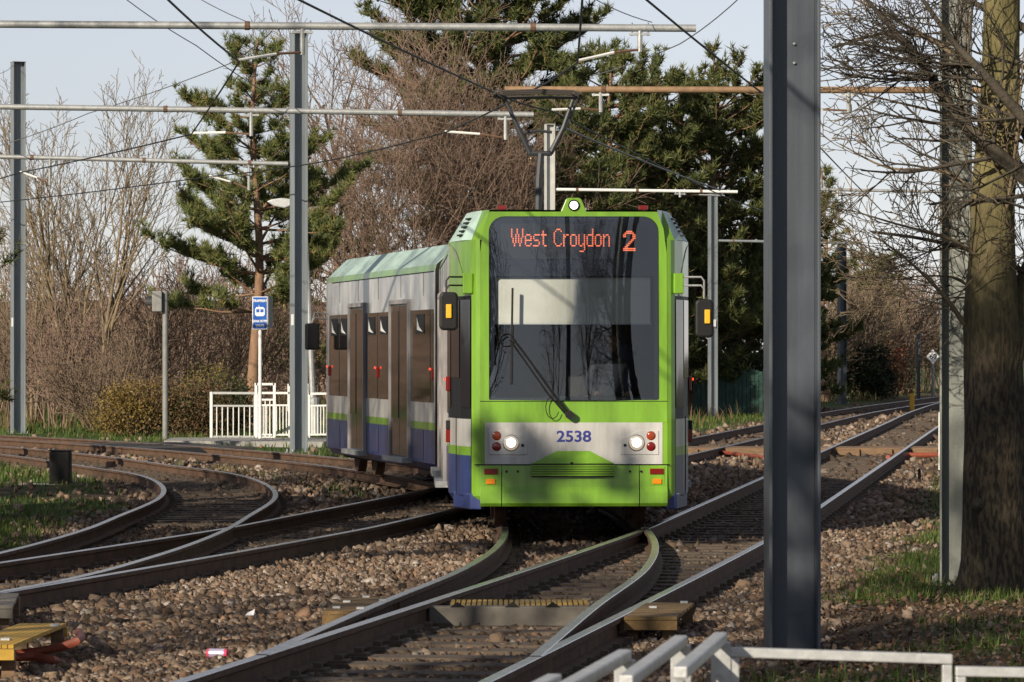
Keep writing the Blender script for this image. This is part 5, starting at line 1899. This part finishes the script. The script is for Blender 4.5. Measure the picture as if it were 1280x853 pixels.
# left pine with its trunk showing below the crown
Yp = 100.0
H = AT(0, 45, Yp).z + .1
pine(XA(320, Yp), Yp, H, 'slender pine with a bare pinkish trunk behind the blue sign', 4,
     lambda t: np.interp(t, [.28, .42, .55, .72, .88, 1.0], [2.1, 2.9, 2.6, 1.9, 1.15, .35]), whorl=.42, per=5, from_=.31, r0=.16, tuft_n=20, ln=.23, w=.0085, sub=6.5, tufts_per=9, dens=1.0, bright=1.45)
# pine whose branch tips reach in at the left edge
Yp = 74.0
pine(XA(-48, Yp), Yp, 6.4, 'dark pine at the left edge, only its branch tips showing', 9,
     lambda t: np.interp(t, [.2, .5, 1.0], [1.0, 1.05, .3]), from_=.2, r0=.13, tuft_n=16, ln=.2, w=.008, sub=4)
# the tall full pine behind the tram
Yp = 128.0
pine(XA(600, Yp), Yp, 16.2, 'tall broad pine towering behind the pantograph', 21,
     lambda t: np.interp(t, [.3, .5, .62, .75, .88, 1.0], [1.6, 3.6, 4.5, 4.4, 3.4, 1.4]), whorl=.42, per=8, from_=.33, r0=.30, tuft_n=13, ln=.33, w=.017, sub=4.0, tufts_per=7)
pine(XA(765, 122), 122.0, AT(0, 84, 122).z, 'dense dark pine behind the right side of the tram roof', 22,
     lambda t: np.interp(t, [.05, .3, .7, .9, 1.0], [2.9, 3.2, 3.0, 2.5, 1.3]), whorl=.46, per=7, from_=.08, r0=.24, tuft_n=13, ln=.30, w=.017, sub=4.2, tufts_per=7)
pine(XA(712, 116), 116.0, AT(0, 140, 116).z, 'dark pine filling the gap behind the white mast', 25,
     lambda t: np.interp(t, [.05, .3, .7, .9, 1.0], [1.9, 2.1, 1.8, 1.2, .6]), whorl=.46, per=7, from_=.08, r0=.22, tuft_n=12, ln=.32, w=.018, sub=3.8, tufts_per=7)
pine(XA(895, 127), 127.0, AT(0, 96, 127).z, 'dense broad pine behind the green fence', 23,
     lambda t: np.interp(t, [.05, .3, .7, .9, 1.0], [3.2, 3.5, 3.3, 2.8, 1.5]), whorl=.46, per=8, from_=.09, r0=.26, tuft_n=13, ln=.31, w=.018, sub=4.2, tufts_per=7)
pine(XA(985, 131), 131.0, AT(0, 250, 131).z, 'dense dark pine mostly hidden by the thick dark mast', 26,
     lambda t: np.interp(t, [.05, .3, .7, .9, 1.0], [2.2, 2.5, 1.9, 1.2, .6]), whorl=.55, per=7, from_=.1, r0=.2, tuft_n=12, ln=.32, w=.018, sub=3.8, tufts_per=7)
pine(XA(1030, 154), 154.0, AT(0, 205, 154).z, 'narrow pine showing just right of the thick dark mast', 27,
     lambda t: np.interp(t, [.05, .4, .8, 1.0], [.9, .9, .65, .3]), whorl=.5, per=6, from_=.45, r0=.14, tuft_n=14, ln=.30, w=.018, sub=4, tufts_per=6)
pine(XA(1082, 176), 176.0, AT(0, 318, 176).z, 'low spreading pine above the brown scrub', 28,
     lambda t: np.interp(t, [.3, .6, .9, 1.0], [1.4, 1.9, 1.6, .8]), whorl=.5, per=7, from_=.4, r0=.14, tuft_n=12, ln=.34, w=.02, sub=3, tufts_per=6)
pine(XA(420, 126), 126.0, AT(0, 200, 126).z, 'dark pine between the grey mast and the tram', 29,
     lambda t: np.interp(t, [.05, .4, .8, 1.0], [2.4, 2.6, 1.8, .6]), whorl=.6, per=6, from_=.15, r0=.18, tuft_n=12, ln=.30, w=.016, sub=3, tufts_per=5)

pine(XA(868, 119.5), 122.5, AT(0, 262, 122).z, 'lower dense pine right behind the green fence', 34,
     lambda t: np.interp(t, [.05, .4, .8, 1.0], [2.2, 2.4, 1.7, .6]), whorl=.42, per=8, from_=.12, r0=.14, tuft_n=13, ln=.29, w=.017, sub=4.2, tufts_per=7)
pine(XA(815, 120), 120.0, AT(0, 300, 120).z, 'low dense pine hidden behind the tram mirror', 35,
     lambda t: np.interp(t, [.05, .4, .8, 1.0], [1.8, 2.0, 1.4, .6]), whorl=.42, per=8, from_=.12, r0=.12, tuft_n=13, ln=.29, w=.017, sub=4.2, tufts_per=7)
pine(XA(832, 131), 131.0, AT(0, 100, 131).z, 'dense pine filling the gap between the two dark pines', 36,
     lambda t: np.interp(t, [.05, .3, .7, .9, 1.0], [2.6, 2.9, 2.7, 2.2, 1.0]), whorl=.5, per=7, from_=.2, r0=.2, tuft_n=12, ln=.32, w=.018, sub=3.8, tufts_per=6)
# bare trees
VASE = dict(BARE, segs=[9, 5, 3, 2], wig=[.05, .07, .09, .12], kids=[10, 6, 4], trop=[.05, .13, .09, .05], ang=[26, 32, 36], ratio=[.5, .45, .5])
bare_tree(XA(112, 104), 104.0, 9.0, 'tall many stemmed bare tree with pale upright branches at the left', M['bark_olive'], M['bark_olive'], 31, stems=8, spread=.30, r0=.085, prm=VASE, group='bare trees', twig_r=.0075)
bare_tree(XA(40, 110), 110.0, 7.2, 'smaller bare tree with upright branches beside the far left mast', M['bark_olive'], M['bark_olive'], 32, stems=5, spread=.30, r0=.06, prm=VASE, group='bare trees', twig_r=.0075)
SPR = dict(BARE, kids=[13, 10, 7], wig=[.05, .07, .09, .12], trop=[.04, .06, .05, .03], ang=[36, 36, 38])
bare_tree(XA(455, 117), 117.0, 12.0, 'bare tree with fine grey twigs against the sky beside the tall pine', M['bark_brown'], M['bark_brown'], 33, prm=SPR, r0=.16, group='bare trees', twig_r=.0085)
for i, (px, Y, H, lb) in enumerate([(505, 112, 9.4, 'reddish brown bare tree above the rear of the tram'), (560, 115, 10.2, 'reddish brown bare tree directly behind the tram joint'),
                                   (606, 114, 8.2, 'reddish brown bare tree behind the front roof of the tram'), (628, 119, 6.4, 'low reddish brown bare tree left of the white mast')]):
    bare_tree(XA(px, Y), Y, H, lb, M['bark_brown'], M['bark_red'], 40 + i, stems=4, spread=.22, r0=.09, prm=SPR, group='bare trees', twig_r=.0075)

def thicket(px, Y, H, seed, label, mt, stems=16, group='bare scrub bushes', spread=.75, twig=.009):
    prm = dict(segs=[5, 3, 2], kids=[8, 6], wig=[.07, .09, .12], trop=[.04, .04, .03], tip=[.3, .3, .5], ang=[36, 38], ratio=[.5, .5], rr=[.5, .6])
    prm['from'] = [.15, .15]
    rng = np.random.default_rng(seed)
    X = XA(px, Y)
    z = gz(X, Y) - .05
    t = thing('bare_bush', (X, Y, z), label, 'bush', group)
    out = [[], [], []]
    for s in range(stems):
        a = rng.uniform(0, 6.28)
        q = rng.uniform(.1, spread)
        d = nrm(np.array([math.cos(a) * q, math.sin(a) * q, 1.0]))
        b = np.array([math.cos(a) * rng.uniform(0, .5), math.sin(a) * rng.uniform(0, .5), 0])
        grow(out, rng, b, d, H * rng.uniform(.6, 1.05), .022, 0, prm)
    v, f = tubes([(p, [max(twig * 1.3, x) for x in r]) for p, r in out[0]], 4)
    raw('stems', v, f, mt, t)
    v, f = tubes([(p, [max(twig, x) for x in r]) for l in out[1:] for p, r in l], 3)
    raw('twigs', v, f, mt, t)
for i, (px, Y, H, lb) in enumerate([
        (8, 103, 3.4, 'bare brown bush at the foot of the far left mast'), (70, 101, 3.0, 'bare brown bush right of the far left mast'), (128, 99, 2.6, 'low bare brown bush below the many stemmed tree'),
        (60, 112, 4.8, 'tall bare bush behind the far left mast'), (165, 108, 4.6, 'tall bare bush left of the signal post'), (232, 109, 5.0, 'tall bare bush right of the signal head'), (285, 113, 4.6, 'tall bare bush left of the blue sign'),
        (350, 116, 4.0, 'bare bush between the blue sign and the grey mast')]):
    thicket(px, Y, H, 60 + i, lb, M['bark_red'] if i % 2 else M['bark_brown'])
for i, (px, Y, H, lb) in enumerate([(1038, 158, 4.4, 'bare brown bush beside the dark mast at the far bend'), (1066, 163, 4.9, 'bare olive bush behind the dark mast at the far bend'), (1098, 168, 4.8, 'bare brown bush below the low pine'),
                                   (1128, 180, 5.2, 'bare reddish bush left of the diamond sign'), (1152, 188, 5.0, 'bare olive bush behind the diamond sign'), (1176, 200, 5.2, 'bare brown bush at the end of the far bend'), (1204, 205, 5.2, 'bare brown bush beyond the pale mast'),
                                   (1018, 156, 3.6, 'bare bush at the edge of the thick dark mast'), (1082, 186, 5.6, 'tall bare bush rising behind the low pine'), (1240, 200, 5.0, 'bare bush far behind the large tree trunk')]):
    thicket(px, Y, H, 80 + i, lb, (M['bark_brown'], M['bark_olive'], M['bark_red'])[i % 3], stems=24, twig=.013, spread=.6)

# far woodland that reads as one brown mass
def woodland():
    rng = np.random.default_rng(77)
    lines = []
    n = 1700
    for i in range(n):
        Y = rng.uniform(122, 190)
        X = rng.uniform(-.42 * Y, .045 * Y)
        H = rng.uniform(2.0, 5.2)
        d = nrm(np.array([rng.normal(0, .3), rng.normal(0, .3), 1.0]))
        p = np.array([X, Y, gz(X, Y)])
        pts = [p]
        for q in range(4):
            d = nrm(d + rng.normal(0, .13, 3))
            p = p + d * H / 4
            pts.append(p)
        lines.append((pts, [.036, .03, .024, .02, .014]))
        for s in range(6):
            u = rng.uniform(.2, 1) * 4
            k = min(int(u), 3)
            o = pts[k] + (pts[k + 1] - pts[k]) * (u - k)
            dd = nrm(d * .5 + rng.normal(0, .6, 3))
            l = rng.uniform(.5, 1.5)
            lines.append(([o, o + dd * l * .5, o + nrm(dd + rng.normal(0, .25, 3)) * l], [.022, .018, .013]))
    v, f = tubes(lines, 3)
    tag(raw('woodland', v, f, M['bark_red']), 'far mass of brown leafless scrub on the rising ground', 'woodland', kind='stuff')
woodland()

# leafy bushes and hedge
def leaf_bush(X, Y, rx, ry, h, n, cols, label, seed, size=.045, name='leafy_bush', group=None, cat='bush', z=None):
    rng = np.random.default_rng(seed)
    z = gz(X, Y) if z is None else z
    t = thing(name, (X, Y, z), label, cat, group)
    lines = []
    for s in range(40):
        a = rng.uniform(0, 6.28)
        q = math.sqrt(rng.uniform(0, 1))
        e = np.array([rx * q * math.cos(a), ry * q * math.sin(a), h * rng.uniform(.6, 1.02) * math.sqrt(max(.1, 1 - .55 * q * q))])
        b = e * np.array([.35, .35, 0])
        m = (b + e) / 2 + rng.normal(0, .08, 3)
        lines.append(([b, m, e], [.018, .012, .007]))
    v, f = tubes(lines, 3)
    raw('stems', v, f, M['bark_brown'], t)
    # leaves in clumps through the volume, thicker near the surface
    nc = 90
    a = rng.uniform(0, 6.28, nc)
    q = np.sqrt(rng.uniform(.1, 1, nc))
    cz = rng.uniform(.12, 1, nc) * h * np.sqrt(np.clip(1 - .6 * q * q, .1, 1))
    C = np.stack([rx * q * np.cos(a), ry * q * np.sin(a), cz], 1)
    ci = rng.integers(0, nc, n)
    P = C[ci] + rng.normal(0, .17, (n, 3)) * np.array([1, 1, .8])
    P[:, 2] = np.clip(P[:, 2], .02, None)
    u = rng.normal(size=(n, 3)); u /= np.linalg.norm(u, axis=1, keepdims=True)
    w = np.cross(u, rng.normal(size=(n, 3))); w /= np.linalg.norm(w, axis=1, keepdims=True)
    s = size * rng.uniform(.6, 1.3, (n, 1))
    V = np.stack([P - u * s, P + w * s * .5, P + u * s, P - w * s * .5], 1).reshape(-1, 3)
    f = np.arange(4 * n).reshape(-1, 4)
    cols = np.array(cols)
    cc = cols[(ci * 7 + rng.integers(0, 2, n)) % len(cols)] * rng.uniform(.75, 1.25, (n, 1))
    raw('leaves', V, f, M['leaf'], t, tint=np.repeat(cc, 4, axis=0))
    return t
leaf_bush(XA(172, 92), 92.0, .95, .6, 1.25, 9000, [(.22, .155, .035), (.17, .115, .035), (.24, .17, .05), (.13, .08, .035)], 'orange brown and yellow hedge bush left of the signal post', 101, .035)
leaf_bush(XA(232, 92), 92.0, .95, .6, 1.30, 9000, [(.14, .085, .04), (.10, .065, .03), (.06, .06, .022), (.17, .10, .05)], 'brown and green hedge between the signal post and the railing', 102, .038)
leaf_bush(XA(280, 94), 94.0, .8, .6, 1.32, 7000, [(.045, .06, .02), (.06, .05, .025), (.03, .045, .016), (.09, .06, .035)], 'dark hedge bush behind the guard railing', 103, .038)
leaf_bush(XA(265, 97), 97.0, .8, .5, 1.7, 5000, [(.22, .19, .04), (.17, .14, .035), (.12, .10, .03)], 'yellowish bush rising above the dark hedge', 104, .03)
leaf_bush(XA(1086, 157), 157.0, 1.0, .8, 2.4, 6000, [(.022, .035, .014), (.03, .042, .018), (.018, .028, .012)], 'dark evergreen bush by the far bend', 105, .07)
leaf_bush(XA(1112, 164), 164.0, .9, .8, 3.0, 3500, [(.26, .085, .035), (.20, .09, .045), (.15, .08, .05)], 'russet leaved bush beyond the dark evergreen bush', 106, .07)
leaf_bush(XA(905, 124.5), 124.5, 2.0, .8, 2.4, 6000, [(.035, .05, .02), (.05, .065, .025), (.06, .07, .03)], 'green shrub spilling over the green fence', 107, .07)

# dry grass tussocks and weeds on the far verge
def tussocks():
    rng = np.random.default_rng(55)
    n = 9000
    Y = rng.uniform(95, 185, n)
    X = rng.uniform(-.14, .135, n) * Y
    d = track_dist(X, Y)
    k = (d > 2.6) & (rng.random(n) < .35 + .65 * vnoise(X, Y, 3, 4))
    X, Y = X[k], Y[k]
    c = np.array([(.24, .17, .085), (.17, .13, .06), (.10, .12, .035), (.20, .12, .07)])[rng.integers(0, 4, len(X))]
    blades('dry_grass', X, Y, ground_z(X, Y), rng.uniform(.2, .65, len(X)), .012 + .00008 * Y, c, 'dry straw coloured grass along the far verge', 'grass')
tussocks()

# ------------------------------------------------------------------ the large tree at the right and the tree whose limbs reach across it
def limb(out, rng, pts, r0, r1, kids, prm, klen, up=.2, lvl=1):
    pts = [np.array(p, float) for p in pts]
    n = len(pts)
    # subdivide smoothly
    P = []
    for i in range(n - 1):
        p0, p1, p2, p3 = pts[max(i - 1, 0)], pts[i], pts[i + 1], pts[min(i + 2, n - 1)]
        for k in range(4):
            t = k / 4
            P.append(.5 * ((2 * p1) + (-p0 + p2) * t + (2 * p0 - 5 * p1 + 4 * p2 - p3) * t * t + (-p0 + 3 * p1 - 3 * p2 + p3) * t ** 3))
    P.append(pts[-1])
    m = len(P)
    R = [r0 + (r1 - r0) * i / (m - 1) for i in range(m)]
    out[0].append((P, R))
    for j in range(kids):
        f = rng.uniform(.12, .99) * (m - 1)
        i = min(int(f), m - 2)
        q = P[i] + (P[i + 1] - P[i]) * (f - i)
        ax = nrm(P[i + 1] - P[i])
        sd = rng.normal(0, 1, 3)
        sd[1] *= .6
        sd = nrm(sd - ax * sd.dot(ax))
        d = nrm(ax * rng.uniform(.3, .9) + sd * .8 + np.array([0, 0, up]))
        grow(out, rng, q, d, klen * rng.uniform(.5, 1.2) * (1.1 - .5 * f / m), min(R[i] * .5, .03), 1, prm)

TW = dict(segs=[4, 6, 4, 2], kids=[0, 6, 3], wig=[.1, .07, .09, .12], trop=[.0, .035, .03, .03], tip=[.4, .3, .4, .7], ang=[40, 36, 38], ratio=[.5, .55, .42], rr=[.5, .5, .6])
TW['from'] = [.2, .2, .25]
def right_trees():
    Yt = 31.8
    base = G(1243, 722, .05)
    Yt = base.y
    t = thing('large_tree', (base.x, Yt, base.z - .1), 'large tree with furrowed trunk and yellow green bark beside the pale mast', 'tree')
    o = np.array([base.x, Yt, base.z - .1])
    L = lambda x, y, dy=0.0: np.array(AT(x, y, Yt + dy)) - o
    rng = np.random.default_rng(3)
    out = [[], [], [], []]
    mb = MB()
    def trunk(pts, rad, n=20):
        P = [Vector(p) for p in pts]
        Q, R = [], []
        for i in range(len(P) - 1):
            for k in range(6):
                f = k / 6
                Q.append(P[i].lerp(P[i + 1], f)); R.append(rad[i] + (rad[i + 1] - rad[i]) * f)
        Q.append(P[-1]); R.append(rad[-1])
        b = len(mb.v)
        mb.tube(Q, R, n)
        for i in range(b, len(mb.v)):
            v = Vector(mb.v[i])
            k = (i - b) // n
            if k < len(Q):
                a = 2 * math.pi * ((i - b) % n) / n
                mb.v[i] = tuple(v + (v - Q[k]) * (.06 * math.sin(3 * a + k * .2) + .05 * math.sin(7 * a - k * .31)))
    trunk([L(1243, 748), L(1242, 700), L(1241, 600), L(1241, 480), L(1242, 410), L(1241, 340), L(1241, 250), L(1250, 120), L(1252, -40), L(1262, -220)], [.275, .25, .238, .225, .22, .182, .16, .148, .13, .10])
    trunk([L(1246, 470), L(1272, 395, .1), L(1300, 330, .2), L(1318, 220, .3), L(1330, 40, .4), L(1350, -200, .4)], [.18, .14, .125, .11, .10, .06], 14)
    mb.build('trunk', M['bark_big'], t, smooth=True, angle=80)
    mb2 = MB(); mb2.tube([L(1222, 630, -.22), L(1221, 630, -.27)], [.05, .02], 8); mb2.build('knot', M['bark_dark'], t)
    # slim low shoots
    for pts, r in (([L(1205, 405), L(1180, 370, -.1), L(1140, 330, -.2), L(1100, 300, -.2)], .022), ([L(1232, 330), L(1190, 300, -.2), L(1120, 280, -.3), L(1060, 262, -.3)], .018),
                   ([L(1230, 250), L(1180, 215, .1), L(1110, 210, .3), L(1050, 180, .3)], .02), ([L(1240, 190), L(1200, 150, .2), L(1130, 130, .4), L(1040, 110, .4)], .02),
                   ([L(1245, 120), L(1180, 60), L(1110, 20), L(1050, -10)], .022), ([L(1225, 380), L(1200, 350, .3), L(1160, 345, .4), L(1110, 350, .5)], .014),
                   ([L(1250, 300), L(1262, 240, -.2), L(1272, 160, -.3), L(1280, 60, -.3)], .02)):
        limb(out, rng, pts, r, .005, 11, TW, .95)
    v, f = tubes(out[0], 6)
    raw('limbs', v, f, M['bark_olive'], t, smooth=True)
    v, f = tubes([(p, [max(.0034, x * .8) for x in r]) for l in out[1:] for p, r in l], 3)
    raw('crown', v, f, M['bark_olive'], t)
    # second tree standing just outside the picture
    Y2 = 29.0
    b2 = Vector((XA(1385, Y2), Y2, 0)); b2.z = gz(b2.x, b2.y) - .1
    t2 = thing('bare_tree', b2, 'dark limbed bare tree reaching in from the right edge', 'tree', 'bare trees')
    o2 = np.array(b2)
    K = lambda x, y, dy=0.0: np.array(AT(x, y, Y2 + dy)) - o2
    mb = MB()
    mb.tube([Vector(K(1385, 770)), Vector(K(1383, 600)), Vector(K(1386, 420)), Vector(K(1382, 250)), Vector(K(1390, 0)), Vector(K(1395, -250))], [.24, .20, .18, .165, .13, .08], 14)
    mb.build('trunk', M['bark_dark'], t2, smooth=True)
    out = [[], [], [], []]
    for pts, r, k in (([K(1383, 330), K(1320, 258), K(1262, 205), K(1200, 150), K(1150, 75), K(1110, 30), K(1062, -25)], .080, 46),
                      ([K(1384, 250), K(1300, 170, -.3), K(1235, 98, -.4), K(1190, 50, -.4), K(1140, -20, -.4)], .062, 32),
                      ([K(1386, 150), K(1300, 50, .2), K(1230, 10, .3), K(1170, -20, .3)], .05, 24),
                      ([K(1384, 290), K(1310, 215, .5), K(1258, 130, .6), K(1215, 80, .6), K(1130, 40, .7), K(1040, 60, .7)], .035, 32),
                      ([K(1383, 400), K(1300, 350, .3), K(1235, 320, .4), K(1160, 300, .4), K(1090, 290, .4)], .025, 22)):
        limb(out, rng, pts, r, .010, int(k * .62), TW, 1.0, up=.04)
    v, f = tubes(out[0], 8)
    raw('limbs', v, f, M['bark_dark'], t2, smooth=True)
    v, f = tubes([(p, [max(.0034, x * .8) for x in r]) for l in out[1:] for p, r in l], 3)
    raw('crown', v, f, M['bark_dark'], t2)
right_trees()

# unseen evergreens added left of the view to shade curved rails and near ground
for (x, y, h, r, lb, sd_) in ((-13.2, 28.0, 9.6, 2.5, 'unseen dense pine added for shade left of the curved rails', 301), (-14.0, 35.0, 10.2, 2.7, 'unseen taller pine added for shade left of the curved rails', 303),
                              (-17.0, 40.5, 9.5, 2.4, 'unseen dense pine added for shade farthest along left of the curved rails', 304), (-7.9, 8.6, 8.2, 2.0, 'unseen dense pine added for shade left of the camera', 302)):
    pine(x, y, h, lb, sd_, lambda t, r=r: np.interp(t, [.1, .4, .8, 1.0], [r, r * 1.05, r * .7, r * .25]), whorl=.6, per=7, from_=.18, r0=.2, tuft_n=9, ln=.32, w=.03, sub=3.0, tufts_per=5)
pine(-10.6, 23.6, 8.75, 'unseen small crowned pine added to shade the tram front', 306, lambda t: 1.5, whorl=.4, per=7, from_=.80, r0=.18, tuft_n=9, ln=.32, w=.03, sub=4.0, tufts_per=6)  # unseen pine, crown shaped to shade only the lower tram front
pine(-11.5, 5.7, 13.6, 'unseen tall bare stemmed pine added to shade the large trunk', 305, lambda t: .9, whorl=.45, per=7, from_=.81, r0=.22, tuft_n=9, ln=.32, w=.03, sub=4.5, tufts_per=6)  # unseen pine, high crown shaped to shade the large tree's lower trunk
# ------------------------------------------------------------------ trees behind and left of the camera (they shade the foreground and mirror in the windscreen)
BK = dict(BARE, kids=[12, 8, 4])
for i, (x, y, h, st, lb) in enumerate([
        (-15.5, 22.0, 11.0, 3, 'bare tree left of the junction shading the curved rails'),
        (-10.6, 4.0, 9.0, 2, 'bare tree left of the camera shading the near rails'),
        (-6.5, 4.0, 9.0, 2, 'bare tree behind the camera shading the near ground'),
        (-10.4, 13.5, 11.5, 3, 'unseen bare tree added to dapple the near straight rails'),  # unseen tree added for branch shadows on the near ballast
        (2.0, -8.0, 12.0, 2, 'bare tree behind the camera mirrored in the windscreen'),
        (7.0, -14.0, 13.0, 3, 'broad bare tree far behind the camera'),
        (-13.4, 33.2, 12.6, 4, 'tall bare tree left of the curved rails shading the rear of the tram'),
        (-15.2, 40.6, 12.2, 4, 'tall bare tree beyond the dense pines left of the curved rails')]):
    bare_tree(x, y, h, lb, M['bark_dark'], M['bark_dark'], 200 + i, stems=st, spread=.22, r0=.17, prm=BK, group='bare trees', twig_r=.012)
